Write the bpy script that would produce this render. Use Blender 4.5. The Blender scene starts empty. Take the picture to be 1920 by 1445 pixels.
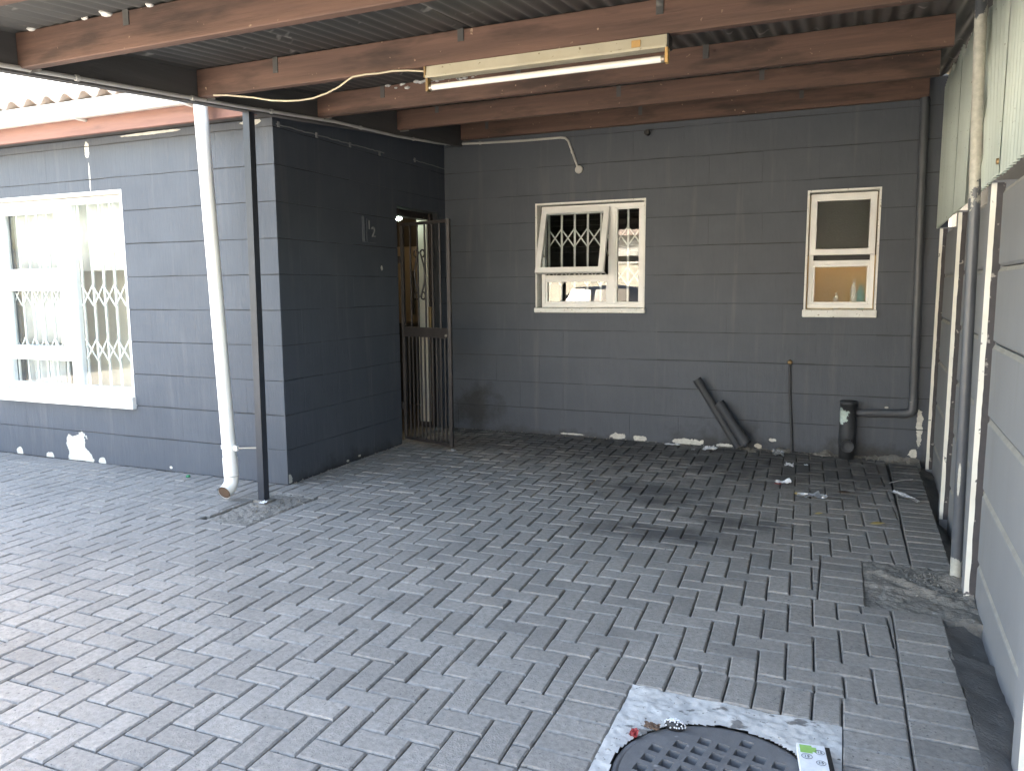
import bpy, bmesh, math, random
from mathutils import Vector, Matrix, noise as mnoise
R = math.radians
rnd = random.Random(7)
sc = bpy.context.scene
COL = sc.collection

# ------------------------------------------------------------------ camera
FPX, YAW, PIT, ROL, CH = 1444.687, 0.40401306, 0.1248626, -0.00694792, 1.39
_f = Vector((-math.sin(YAW) * math.cos(PIT), math.cos(YAW) * math.cos(PIT), -math.sin(PIT)))
_r0 = Vector((math.cos(YAW), math.sin(YAW), 0)); _u0 = _r0.cross(_f)
_r = _r0 * math.cos(ROL) + _u0 * math.sin(ROL); _u = -_r0 * math.sin(ROL) + _u0 * math.cos(ROL)
CAMP = Vector((0, 0, CH))
cd = bpy.data.cameras.new('camera'); cam = bpy.data.objects.new('camera', cd); COL.objects.link(cam)
cam.matrix_world = Matrix(((_r.x, _u.x, -_f.x, 0), (_r.y, _u.y, -_f.y, 0), (_r.z, _u.z, -_f.z, CH), (0, 0, 0, 1)))
cd.sensor_width = 36; cd.lens = FPX / 1920 * 36; cd.clip_start = 0.05; cd.clip_end = 2000
sc.camera = cam
def px(p):                                   # world point -> photograph pixel
    q = Vector(p) - CAMP; z = q.dot(_f)
    if z < 0.05: return None
    return 960 + FPX * q.dot(_r) / z, 722.5 - FPX * q.dot(_u) / z
# ------------------------------------------------------------------ sky, sun, exposure
SUN_EL, SUN_AZ = 43, -28                      # sun stands behind the house, azimuth measured from +Y to +X
w = bpy.data.worlds.new('World'); sc.world = w; w.use_nodes = True
wn = w.node_tree.nodes; wl = w.node_tree.links
sky = wn.new('ShaderNodeTexSky'); sky.sky_type = 'NISHITA'; sky.sun_disc = False
sky.sun_elevation = R(SUN_EL); sky.sun_rotation = R(SUN_AZ); sky.dust_density = 3.0; sky.air_density = 1.2
wn['Background'].inputs['Strength'].default_value = 0.15
wl.new(sky.outputs[0], wn['Background'].inputs[0])
sd = bpy.data.lights.new('sun', 'SUN'); sd.energy = 4.0; sd.angle = R(0.53); sd.color = (1, .95, .88)
sun = bpy.data.objects.new('sun', sd); COL.objects.link(sun); sun.location = (0, 20, 30)
sun.rotation_euler = (-(math.pi / 2 - R(SUN_EL)), 0, -R(SUN_AZ))
vs = sc.view_settings; vs.view_transform = 'Standard'; vs.look = 'None'; vs.gamma = 1; vs.use_curve_mapping = False
vs.exposure = 3.6
vs.use_white_balance = True; vs.white_balance_temperature = 7300; vs.white_balance_tint = 10
sc.render.engine = 'CYCLES'
sc.cycles.max_bounces = 8; sc.cycles.diffuse_bounces = 5; sc.cycles.transparent_max_bounces = 16
sc.cycles.use_denoising = True; sc.cycles.sample_clamp_indirect = 6

# ------------------------------------------------------------------ materials
def mat(name, col, col2=None, rough=.7, nscale=6., detail=6., stretch=(1, 1, 1), contrast=.5, bump=.15, bscale=60., bstretch=None, bdist=.004,
        metal=0., spec=.4, rand=0., patches=None, pcol=(.6, .58, .5), pnoise=14., pamp=.9, stains=None, scol=(.03, .03, .03), samt=.7, specks=None, streak=None, emit=None):
    m = bpy.data.materials.new(name); m.use_nodes = True
    nt = m.node_tree; N = nt.nodes; L = nt.links; b = N['Principled BSDF']
    b.inputs['Roughness'].default_value = rough; b.inputs['Metallic'].default_value = metal
    b.inputs['Specular IOR Level'].default_value = spec
    geo = N.new('ShaderNodeNewGeometry'); pos = geo.outputs['Position']
    def mapped(st):
        mp = N.new('ShaderNodeVectorMath'); mp.operation = 'MULTIPLY'; mp.inputs[1].default_value = st; L.new(pos, mp.inputs[0]); return mp.outputs[0]
    def noi(vec, s, d=6., r=.6):
        n = N.new('ShaderNodeTexNoise'); n.inputs['Scale'].default_value = s; n.inputs['Detail'].default_value = d; n.inputs['Roughness'].default_value = r
        L.new(vec, n.inputs['Vector']); return n.outputs['Fac']
    def rng(v, a, c, lo=0., hi=1.):
        k = N.new('ShaderNodeMapRange'); k.inputs[1].default_value = a; k.inputs[2].default_value = c; k.inputs[3].default_value = lo; k.inputs[4].default_value = hi
        L.new(v, k.inputs[0]); return k.outputs[0]
    def mth(op, a, c):
        k = N.new('ShaderNodeMath'); k.operation = op
        for i, v in enumerate((a, c)):
            if isinstance(v, (int, float)): k.inputs[i].default_value = v
            else: L.new(v, k.inputs[i])
        return k.outputs[0]
    def mix(f, a, c, mode='MIX'):
        k = N.new('ShaderNodeMix'); k.data_type = 'RGBA'; k.blend_type = mode
        if isinstance(f, float): k.inputs[0].default_value = f
        else: L.new(f, k.inputs[0])
        for i, v in ((6, a), (7, c)):
            if isinstance(v, tuple): k.inputs[i].default_value = (*v, 1)
            else: L.new(v, k.inputs[i])
        return k.outputs[2]
    def ell(lst, ns, amp):
        n1 = noi(pos, ns, 5., .65); off = rng(n1, .25, .75, -amp, amp); res = None
        for (cx, cy, cz, rx, ry, rz) in lst:
            a = N.new('ShaderNodeVectorMath'); a.operation = 'SUBTRACT'; a.inputs[1].default_value = (cx, cy, cz); L.new(pos, a.inputs[0])
            d = N.new('ShaderNodeVectorMath'); d.operation = 'DIVIDE'; d.inputs[1].default_value = (rx, ry, rz); L.new(a.outputs[0], d.inputs[0])
            l = N.new('ShaderNodeVectorMath'); l.operation = 'LENGTH'; L.new(d.outputs[0], l.inputs[0])
            v = l.outputs['Value']; res = v if res is None else mth('MINIMUM', res, v)
        return mth('ADD', res, off)
    base = noi(mapped(stretch), nscale, detail)
    c2 = col2 or tuple(x * .72 for x in col)
    c = mix(rng(base, .5 - contrast * .45, .5 + contrast * .45), c2, col)
    if streak:
        s = noi(mapped(streak[0]), streak[1], 4.); c = mix(rng(s, streak[2], streak[3], 0., streak[5] if len(streak) > 5 else .8), c, streak[4])
    if specks:
        s = noi(pos, specks[0], 2., .5); c = mix(rng(s, specks[1], specks[1] + .06), c, specks[2])
    if rand:
        oi = N.new('ShaderNodeObjectInfo'); v = rng(oi.outputs['Random'], 0., 1., 1 - rand, 1 + rand)
        hv = N.new('ShaderNodeHueSaturation'); L.new(v, hv.inputs['Value']); L.new(c, hv.inputs['Color']); c = hv.outputs[0]
    if stains:
        e = ell(stains, 5., .8); c = mix(rng(e, 1.25, .35, 0., samt), c, scol)
    hgt = noi(mapped(bstretch or (1, 1, 1)), bscale, 5.)
    if patches:
        e = ell(patches, pnoise, pamp); pm = rng(e, 1.03, .97); 
        pc = mix(rng(noi(pos, 40., 4.), .35, .7), tuple(x * .75 for x in pcol), pcol)
        c = mix(pm, c, pc); hgt = mth('SUBTRACT', hgt, mth('MULTIPLY', pm, .5))
    L.new(c, b.inputs['Base Color'])
    if bump:
        bp = N.new('ShaderNodeBump'); bp.inputs['Strength'].default_value = bump; bp.inputs['Distance'].default_value = bdist
        L.new(hgt, bp.inputs['Height']); L.new(bp.outputs[0], b.inputs['Normal'])
    if emit:
        b.inputs['Emission Color'].default_value = (*emit[0], 1); b.inputs['Emission Strength'].default_value = emit[1]
    return m
def glass(name, tint=(.95, .97, .97), refl=1.0, rough=0.0):
    m = bpy.data.materials.new(name); m.use_nodes = True; nt = m.node_tree; N = nt.nodes; L = nt.links
    N.remove(N['Principled BSDF']); out = N['Material Output']
    t = N.new('ShaderNodeBsdfTransparent'); t.inputs[0].default_value = (*tint, 1)
    g = N.new('ShaderNodeBsdfGlossy'); g.inputs['Roughness'].default_value = rough
    lw = N.new('ShaderNodeLayerWeight'); lw.inputs[0].default_value = .5
    pw = N.new('ShaderNodeMath'); pw.operation = 'POWER'; pw.inputs[1].default_value = 5.; L.new(lw.outputs['Facing'], pw.inputs[0])
    fr = N.new('ShaderNodeMath'); fr.operation = 'MULTIPLY_ADD'; fr.inputs[1].default_value = .96; fr.inputs[2].default_value = .042; L.new(pw.outputs[0], fr.inputs[0])
    nz = N.new('ShaderNodeTexNoise'); nz.inputs['Scale'].default_value = 3.; bp = N.new('ShaderNodeBump'); bp.inputs['Strength'].default_value = .03; bp.inputs['Distance'].default_value = .01
    ge = N.new('ShaderNodeNewGeometry'); L.new(ge.outputs['Position'], nz.inputs['Vector']); L.new(nz.outputs['Fac'], bp.inputs['Height']); L.new(bp.outputs[0], g.inputs['Normal'])
    k = N.new('ShaderNodeMath'); k.operation = 'MULTIPLY'; k.inputs[1].default_value = refl; L.new(fr.outputs[0], k.inputs[0])
    mx = N.new('ShaderNodeMixShader'); L.new(k.outputs[0], mx.inputs[0]); L.new(t.outputs[0], mx.inputs[1]); L.new(g.outputs[0], mx.inputs[2]); L.new(mx.outputs[0], out.inputs[0])
    return m
def frosted(name):
    m = bpy.data.materials.new(name); m.use_nodes = True; nt = m.node_tree; N = nt.nodes; L = nt.links; b = N['Principled BSDF']
    b.inputs['Transmission Weight'].default_value = 1; b.inputs['Roughness'].default_value = .3; b.inputs['IOR'].default_value = 1.25; b.inputs['Specular IOR Level'].default_value = .15
    b.inputs['Base Color'].default_value = (.9, .92, .88, 1)
    v = N.new('ShaderNodeTexVoronoi'); v.inputs['Scale'].default_value = 95.; v.feature = 'SMOOTH_F1'
    ge = N.new('ShaderNodeNewGeometry'); bp = N.new('ShaderNodeBump'); bp.inputs['Strength'].default_value = .55; bp.inputs['Distance'].default_value = .004
    L.new(ge.outputs['Position'], v.inputs['Vector']); L.new(v.outputs['Distance'], bp.inputs['Height']); L.new(bp.outputs[0], b.inputs['Normal'])
    return m
XW, YF, YB = -3.628, 4.36, 6.84
MT = {}
PAINT = dict(rough=.62, nscale=2.2, contrast=.7, bump=.5, bscale=30, bstretch=(1, 1, .18), bdist=.006, streak=((5, 5, .35), 2.2, .56, .75, (.12, .125, .135), .45), pcol=(.62, .61, .55), pnoise=17., pamp=.6, scol=(.022, .021, .02), samt=.75)
MT['paint'] = mat('grey_wall_paint', (.079, .091, .110), (.058, .067, .083), **{**PAINT, 'bump': .3})
MT['paint_joint'] = mat('shade_dark_joint_paint', (.045, .048, .054), (.03, .032, .036), rough=.8, nscale=9, bump=.4)  # wall paint darkened in the block joints to add shadow contrast
MT['paint_front'] = mat('front_wall_paint', (.079, .091, .110), (.058, .067, .083), **{**PAINT, 'pnoise': 10., 'pamp': .42, 'bump': .8},
    patches=[(-5.79, YF, .08, .13, .3, .17), (-5.70, YF, .02, .10, .3, .10), (-6.12, YF, .0, .05, .3, .05), (-6.5, YF, .02, .04, .3, .04), (-5.5, YF, .02, .04, .3, .03), (-4.75, YF, .03, .014, .3, .01), (-4.2, YF, .12, .009, .3, .01), (-5.42, YF, 2.48, .03, .3, .07), (-5.41, YF, 2.27, .008, .3, .1), (-4.75, YF, 2.545, .3, .3, .01), (-3.8, YF, 2.54, .10, .3, .02)])
MT['paint_back'] = mat('back_wall_paint', (.079, .091, .110), (.058, .067, .083), **PAINT,
    patches=[(-1.87, YB, .03, .075, .3, .028), (-1.66, YB, .022, .07, .3, .022), (-1.22, YB, .018, .13, .3, .032), (-.9, YB, .014, .08, .3, .014), (-2.3, YB, .02, .1, .3, .008), (-.62, YB, .03, .03, .3, .02), (.605, YB, .28, .022, .3, .15), (.57, YB, .06, .03, .3, .035), (.36, YB, .42, .012, .3, .008), (-.5, YB, .09, .03, .3, .014)],
    stains=[(-3.3, YB, .22, .25, .3, .2), (-.9, YB, .0, .5, .3, .16), (.2, YB, -.02, .5, .3, .14), (-2.6, YB, -.04, .9, .3, .1)])
MT['paint_side'] = mat('side_wall_paint', (.079, .091, .110), (.058, .067, .083), **PAINT,
    patches=[(XW, 5.09, .02, .3, .02, .012), (XW, 5.25, .03, .3, .02, .01), (XW, 4.38, .02, .05, .03, .05), (XW, 5.667, 1.57, .3, .016, .02)],
    stains=[(XW, 5.2, -.05, .3, 1.2, .12)])
MT['white_pvc'] = mat('white_frame', (.83, .83, .81), (.76, .75, .72), rough=.4, nscale=4, bump=.05)
MT['plaster_white'] = mat('white_sill_paint', (.80, .80, .77), (.66, .65, .61), rough=.7, nscale=9, bump=.4, bscale=45, specks=(60., .66, (.3, .27, .22)))
MT['wood'] = mat('stained_timber', (.185, .105, .076), (.075, .046, .037), rough=.72, nscale=3.2, stretch=(.3, 3, 6), contrast=.6, bump=.4, bscale=22, bstretch=(.3, 4, 6),
    streak=((.7, 2, 3), 3.0, .5, .66, (.04, .027, .022), .7), specks=(30., .715, (.36, .25, .17)))
MT['wood_dark'] = mat('dark_timber', (.11, .106, .104), (.065, .06, .057), rough=.75, nscale=3, stretch=(3, .35, 5), contrast=.7, bump=.3, bscale=22, bstretch=(4, .4, 6))
MT['fascia'] = mat('weathered_fascia_timber', (.30, .165, .135), (.16, .085, .07), rough=.8, nscale=3, stretch=(.35, 3, 5), contrast=.8, bump=.35, bscale=24, bstretch=(.3, 4, 6), streak=((.5, 2, 3), 3., .56, .75, (.07, .05, .05), .8))
MT['roof_metal'] = mat('dull_roof_iron', (.125, .123, .118), (.07, .068, .065), rough=.5, metal=.35, nscale=3.5, stretch=(2, .3, 1), contrast=.8, bump=.08, spec=.4, specks=(9., .68, (.3, .29, .27)))
MT['pale_iron'] = mat('pale_green_iron', (.60, .665, .60), (.43, .48, .43), rough=.5, nscale=2.2, stretch=(1, 1, .25), contrast=.8, bump=.05, specks=(50., .7, (.25, .24, .2)))
MT['tile'] = mat('fibre_cement', (.46, .38, .33), (.33, .26, .22), rough=.9, nscale=8, bump=.3)
MT['grey_pipe'] = mat('grey_painted_pipe', (.085, .092, .104), (.06, .065, .075), rough=.42, nscale=6, bump=.15, bscale=30, specks=(22., .72, (.3, .3, .29)))
MT['gully_pipe'] = mat('peeling_gully_pipe', (.05, .054, .06), (.03, .032, .036), rough=.6, nscale=6, bump=.3, bscale=30, patches=[(.035, 6.70, .355, .05, .1, .06)], pcol=(.62, .75, .7), pnoise=30., pamp=.6)
MT['pole'] = mat('grey_pole_paint', (.10, .108, .12), (.075, .08, .09), rough=.33, nscale=6, bump=.12, bscale=30, patches=[(.5, 4.07, 2.18, .1, .1, .42), (.55, 4.07, .03, .1, .1, .07), (.535, 4.05, .5, .006, .03, .08)], pcol=(.5, .49, .43), pnoise=12., pamp=.4)
MT['post'] = mat('charcoal_post_paint', (.035, .041, .052), (.024, .028, .036), rough=.4, nscale=6, bump=.12, bscale=30)
MT['white_pipe'] = mat('white_downpipe', (.82, .81, .76), (.74, .72, .66), rough=.35, nscale=5, bump=.04, streak=((6, 6, .6), 2., .6, .8, (.5, .48, .42), .5))
MT['conduit'] = mat('pale_conduit', (.56, .55, .52), (.42, .41, .39), rough=.5, nscale=8, bump=.05)
MT['cable'] = mat('cream_cable', (.68, .60, .43), (.5, .44, .32), rough=.5, nscale=8, bump=.03)
MT['fixture'] = mat('yellowed_lamp_housing', (.54, .50, .385), (.38, .34, .25), rough=.5, nscale=6, contrast=.8, bump=.05, specks=(40., .68, (.22, .18, .12)))
MT['tube'] = mat('fluorescent_tube_glass', (.84, .82, .76), (.78, .75, .68), rough=.15, nscale=4, bump=0)
MT['brass'] = mat('aged_brass', (.35, .24, .12), rough=.45, metal=.6, nscale=12, bump=.1)
MT['orange'] = mat('amber_plastic', (.55, .33, .12), rough=.5, nscale=12, bump=.02)
MT['black'] = mat('black_plastic', (.02, .02, .021), rough=.5, nscale=12, bump=.05)
MT['gate'] = mat('brown_gate_steel', (.034, .029, .027), (.022, .019, .018), rough=.45, nscale=10, bump=.1)
MT['bar'] = mat('white_trellis_steel', (.74, .73, .69), rough=.45, nscale=8, bump=.02)
MT['jamb'] = mat('brown_door_frame', (.04, .029, .025), (.025, .018, .016), rough=.5, nscale=4, stretch=(3, 3, .4), bump=.15, specks=(34., .7, (.3, .2, .12)))
MT['door'] = mat('white_door', (.66, .63, .55), (.56, .53, .45), rough=.5, nscale=5, bump=.05)
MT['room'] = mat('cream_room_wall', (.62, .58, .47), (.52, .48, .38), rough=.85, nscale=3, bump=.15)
MT['room_dark'] = mat('shade_dark_room_wall', (.09, .083, .072), rough=.85, nscale=3, bump=.15)  # room walls coloured dark so the interiors read as unlit
MT['room_tan'] = mat('tan_bathroom_tile', (.62, .44, .20), (.52, .36, .16), rough=.5, nscale=3, bump=.1)
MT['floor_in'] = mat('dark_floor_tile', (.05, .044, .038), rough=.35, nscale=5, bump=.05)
MT['steel'] = mat('brushed_steel', (.42, .37, .31), rough=.3, metal=.75, nscale=30, stretch=(1, 1, 20), bump=.03)
MT['curtain'] = mat('white_curtain', (.82, .81, .78), rough=.9, nscale=5, bump=.2)
MT['paper_bag'] = mat('tan_paper', (.62, .47, .28), rough=.85, nscale=14, bump=.2)
MT['concrete'] = mat('fence_concrete_paint', (.255, .259, .267), (.205, .208, .215), rough=.75, nscale=2.5, stretch=(1, 1, .5), contrast=.8, bump=.2, bscale=50, streak=((2, 2, .4), 3., .55, .78, (.21, .21, .205), .6), specks=(45., .74, (.3, .29, .27)))
MT['concrete_edge'] = mat('fence_joint_ledge', (.34, .33, .30), (.25, .24, .22), rough=.85, nscale=14, bump=.3)
MT['fence_white'] = mat('flaking_white_post_paint', (.80, .79, .72), (.70, .68, .60), rough=.7, nscale=6, bump=.35, bscale=40, specks=(28., .69, (.12, .115, .115)))
MT['fence_dark'] = mat('dark_post_edge', (.085, .078, .08), (.05, .047, .05), rough=.9, nscale=16, contrast=.9, bump=.7, bscale=40, specks=(30., .66, (.3, .28, .25)))  # dark inner strip of the post's end face
STAIN_SHADE = [(-.9, 4.25, 0, .5, .16, .5), (-.55, 4.6, 0, .3, .15, .5), (-1.2, 5.2, 0, .5, .2, .5), (-.3, 6.35, 0, 1.5, .85, .5), (-2.0, 6.45, 0, 1.8, .75, .5), (-1.0, 4.9, 0, .35, .12, .5), (.3, 6.3, 0, .3, .6, .5), (-3.0, 6.3, 0, .6, .5, .5)]  # oil stains, enlarged at the back to put floor shade into colour
MT['paver'] = mat('grey_concrete_paver', (.315, .296, .272), (.185, .174, .16), rough=.92, nscale=48, detail=9, contrast=.5, bump=.9, bscale=140, bdist=.004, rand=.11, specks=(75., .668, (.10, .098, .094)), streak=((1, 1, 1), 2.3, .46, .70, (.15, .144, .136), .45), stains=STAIN_SHADE, scol=(.055, .053, .052), samt=.72)
MT['sand'] = mat('joint_sand', (.17, .16, .145), (.04, .038, .035), rough=1, nscale=35, contrast=.9, bump=.9, bscale=150, stains=[(-1, 6, 0, 4, 1.2, 1)], scol=(.04, .038, .036))
MT['yard'] = mat('yard_ground', (.24, .235, .22), (.18, .175, .165), rough=.95, nscale=3, bump=.4)
MT['yard_bounce'] = mat('pale_bounce_ground', (.58, .56, .52), (.48, .46, .42), rough=.95, nscale=3, bump=.4)
MT['patch'] = mat('crumbled_concrete', (.30, .28, .25), (.12, .11, .095), rough=.95, nscale=14, contrast=.95, bump=1., bscale=70, bdist=.01, specks=(38., .68, (.4, .38, .34)))
MT['patch_light'] = mat('pale_mortar', (.56, .555, .54), (.36, .357, .348), rough=.95, nscale=16, contrast=.6, bump=.35, bscale=60, bdist=.006, specks=(55., .66, (.13, .12, .11)), streak=((1, 1.4, 1), 9., .61, .66, (.12, .115, .11), .9))
MT['channel'] = mat('damp_gutter_soil', (.20, .192, .18), (.095, .088, .08), rough=.9, nscale=12, contrast=.95, bump=.8, bscale=70, bdist=.01)
MT['iron'] = mat('cast_iron', (.21, .214, .222), (.12, .122, .128), rough=.55, metal=.3, nscale=16, contrast=.9, bump=.5, bscale=120, specks=(30., .69, (.3, .3, .3)))
MT['iron_pit'] = mat('shade_black_pocket_floor', (.022, .021, .02), (.012, .012, .011), rough=1, nscale=60, bump=.6)  # pocket floors near black, recess shade put into the colour
MT['paper'] = mat('litter_paper', (.75, .76, .78), (.55, .56, .58), rough=.8, nscale=20, bump=.4)
MT['foil'] = mat('foil_wrapper', (.5, .52, .54), (.12, .12, .12), rough=.35, metal=.4, nscale=40, contrast=.6, bump=.3)
MT['leaf'] = mat('yellow_leaf', (.62, .48, .18), (.42, .30, .10), rough=.7, nscale=40, bump=.2)
MT['brown'] = mat('dry_brown_litter', (.12, .075, .05), rough=.8, nscale=40, bump=.3)
MT['green'] = mat('green_glass_cap', (.03, .22, .10), rough=.25, nscale=20, bump=.05)
MT['green_print'] = mat('green_carton_print', (.22, .42, .10), (.30, .50, .16), rough=.6, nscale=30, bump=0)
MT['ink'] = mat('black_print', (.03, .03, .03), rough=.6, nscale=30, bump=0)
MT['cream_wall'] = mat('cream_yard_wall', (.74, .70, .60), (.66, .62, .52), rough=.85, nscale=2, bump=.2)
MT['red'] = mat('red_wrapper', (.28, .035, .035), rough=.5, nscale=30, bump=.1)
MT['blue_bottle'] = mat('teal_bottle_plastic', (.08, .34, .38), rough=.35, nscale=10, bump=0)
MT['white_bottle'] = mat('white_bottle_plastic', (.8, .8, .8), rough=.35, nscale=10, bump=0)
MT['bulb_cool'] = mat('lit_cool_bulb', (.8, 1, .95), emit=((.75, 1, .92), 9.), bump=0)
MT['bulb_warm'] = mat('lit_warm_bulb', (1, .8, .5), emit=((1, .66, .3), 12.), bump=0)
MT['glass'] = glass('window_glass', refl=1.1)
MT['frost'] = frosted('obscure_glass')
MT['car_paint'] = mat('dark_car_paint', (.03, .035, .045), rough=.25, nscale=10, bump=0, spec=.6)
MT['car_glass'] = mat('car_window', (.02, .022, .025), rough=.08, nscale=10, bump=0, spec=.8)
MT['tyre'] = mat('tyre_rubber', (.02, .02, .02), rough=.9, nscale=20, bump=.2)
MT['rim'] = mat('alloy_rim', (.5, .5, .52), rough=.35, metal=.7, nscale=20, bump=0)

# ------------------------------------------------------------------ mesh helpers
class MB:
    def __init__(s): s.v = []; s.f = []; s.sm = []
    def add(s, vs, fs, smooth=False):
        o = len(s.v); s.v += [tuple(v) for v in vs]; s.f += [tuple(i + o for i in f) for f in fs]; s.sm += [smooth] * len(fs); return s
    def hexa(s, p):
        return s.add(p, [(3, 2, 1, 0), (4, 5, 6, 7), (0, 1, 5, 4), (1, 2, 6, 5), (2, 3, 7, 6), (3, 0, 4, 7)])
    def box(s, x0, x1, y0, y1, z0, z1, b=0.):
        if b > 0:
            bm = bmesh.new(); bmesh.ops.create_cube(bm, size=1)
            for v in bm.verts: v.co = Vector(((x0 + x1) / 2 + v.co.x * (x1 - x0), (y0 + y1) / 2 + v.co.y * (y1 - y0), (z0 + z1) / 2 + v.co.z * (z1 - z0)))
            bmesh.ops.bevel(bm, geom=bm.edges[:], offset=b, segments=2, affect='EDGES', profile=.6)
            s.bm(bm); return s
        return s.hexa([(x0, y0, z0), (x1, y0, z0), (x1, y1, z0), (x0, y1, z0), (x0, y0, z1), (x1, y0, z1), (x1, y1, z1), (x0, y1, z1)])
    def bm(s, bm, smooth=False):
        bm.verts.index_update(); s.add([v.co.copy() for v in bm.verts], [[v.index for v in f.verts] for f in bm.faces], smooth); bm.free(); return s
    def bar(s, a, b, wx, wy, up=(0, 0, 1)):
        a = Vector(a); b = Vector(b); d = (b - a).normalized(); u = Vector(up)
        if abs(d.dot(u)) > .95: u = Vector((0, 1, 0))
        x = d.cross(u).normalized(); y = x.cross(d).normalized()
        q = [(-1, -1), (1, -1), (1, 1), (-1, 1)]
        return s.hexa([p + x * (i * wx / 2) + y * (j * wy / 2) for p in (a, b) for i, j in q])
    def tube(s, pts, r, n=12, caps=True, closed=False):
        P = [Vector(p) for p in pts]; rr = r if isinstance(r, (list, tuple)) else [r] * len(P)
        m = len(P); vs = []; prev = None
        for i, p in enumerate(P):
            if closed: t = (P[(i + 1) % m] - P[i - 1]).normalized()
            else: t = ((P[min(i + 1, m - 1)] - p).normalized() + (p - P[max(i - 1, 0)]).normalized()).normalized()
            if prev is None:
                a = Vector((0, 0, 1)) if abs(t.z) < .9 else Vector((1, 0, 0)); x = t.cross(a).normalized()
            else: x = (prev - t * prev.dot(t)).normalized()
            prev = x; y = t.cross(x)
            k = 1.
            if 0 < i < m - 1:
                c = (P[i + 1] - p).normalized().dot((p - P[i - 1]).normalized()); k = min(1.5, 1 / max(.3, math.sqrt((1 + c) / 2)))
            for j in range(n):
                an = 2 * math.pi * j / n; vs.append(p + (x * math.cos(an) + y * math.sin(an)) * rr[i])
        fs = []
        for i in range(m if closed else m - 1):
            a = i * n; b2 = ((i + 1) % m) * n
            for j in range(n): fs.append((a + j, a + (j + 1) % n, b2 + (j + 1) % n, b2 + j))
        s.add(vs, fs, True)
        if caps and not closed:
            s.add(vs[:n], [tuple(range(n - 1, -1, -1))]); s.add(vs[-n:], [tuple(range(n))])
        return s
    def lathe(s, prof, c, n=24, axis='z', smooth=True):
        vs = []; c = Vector(c)
        for (r, h) in prof:
            for j in range(n):
                a = 2 * math.pi * j / n
                if axis == 'z': vs.append(c + Vector((r * math.cos(a), r * math.sin(a), h)))
                elif axis == 'y': vs.append(c + Vector((r * math.cos(a), h, r * math.sin(a))))
                else: vs.append(c + Vector((h, r * math.cos(a), r * math.sin(a))))
        fs = [(i * n + j, i * n + (j + 1) % n, (i + 1) * n + (j + 1) % n, (i + 1) * n + j) for i in range(len(prof) - 1) for j in range(n)]
        fs.append(tuple(range(n - 1, -1, -1))); fs.append(tuple((len(prof) - 1) * n + j for j in range(n)))
        return s.add(vs, fs, smooth)
    def mesh(s, name, org=(0, 0, 0)):
        me = bpy.data.meshes.new(name); o = Vector(org)
        me.from_pydata([Vector(v) - o for v in s.v], [], s.f)
        for p, q in zip(me.polygons, s.sm): p.use_smooth = q
        bm = bmesh.new(); bm.from_mesh(me); bmesh.ops.recalc_face_normals(bm, faces=bm.faces); bm.to_mesh(me); bm.free()
        me.update(); return me
    def build(s, name, m, parent=None, **kw):
        org = WORG(parent)
        return link(name, s.mesh(name, org), m, parent, **kw)
def WORG(o):
    v = Vector((0, 0, 0))
    while o is not None: v += o.location; o = o.parent
    return v
def link(name, me, m, parent=None, label=None, cat=None, group=None, kind=None):
    if m is not None and not me.materials: me.materials.append(MT[m] if isinstance(m, str) else m)
    o = bpy.data.objects.new(name, me); COL.objects.link(o)
    if parent is not None: o.parent = parent
    return tag(o, label, cat, group, kind)
def tag(o, label=None, cat=None, group=None, kind=None):
    if label: o['label'] = label
    if cat: o['category'] = cat
    if group: o['group'] = group
    if kind: o['kind'] = kind
    return o
def thing(name, loc, label=None, cat=None, group=None, kind=None):
    o = bpy.data.objects.new(name, None); COL.objects.link(o); o.location = loc; o.empty_display_size = .1
    return tag(o, label, cat, group, kind)
def text_mesh(txt, size, depth):
    c = bpy.data.curves.new('t', 'FONT'); c.body = txt; c.size = size; c.extrude = depth; c.align_x = 'CENTER'; c.align_y = 'CENTER'
    o = bpy.data.objects.new('t', c); COL.objects.link(o)
    me = bpy.data.meshes.new_from_object(o); bpy.data.objects.remove(o); return me
def text_on(mb, txt, size, depth, org, ex, ez):
    me = text_mesh(txt, size, depth); ex = Vector(ex); ez = Vector(ez); n = ex.cross(ez)
    mb.add([Vector(org) + ex * v.co.x + ez * v.co.y + n * v.co.z for v in me.vertices], [tuple(p.vertices) for p in me.polygons])
def sheet(c0, du, dv, wid, lng, pitch, amp, nrm, per=8, lap=0., rows=2, top_shift=0.):
    du = Vector(du).normalized(); dv = Vector(dv).normalized(); nrm = Vector(nrm).normalized(); n = int(round(wid / pitch * per)); vs = []
    for j in range(rows + 1):
        for i in range(n + 1):
            u = wid * i / n
            vs.append(Vector(c0) + du * (u + top_shift * (j / rows) * (i / n)) + dv * (lng * j / rows) + nrm * (amp * math.cos(2 * math.pi * u / pitch) + lap))
    fs = [(j * (n + 1) + i, j * (n + 1) + i + 1, (j + 1) * (n + 1) + i + 1, (j + 1) * (n + 1) + i) for j in range(rows) for i in range(n)]
    return MB().add(vs, fs, True)
def solid(o, t):
    md = o.modifiers.new('thickness', 'SOLIDIFY'); md.thickness = t; md.offset = 0; return o

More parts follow.
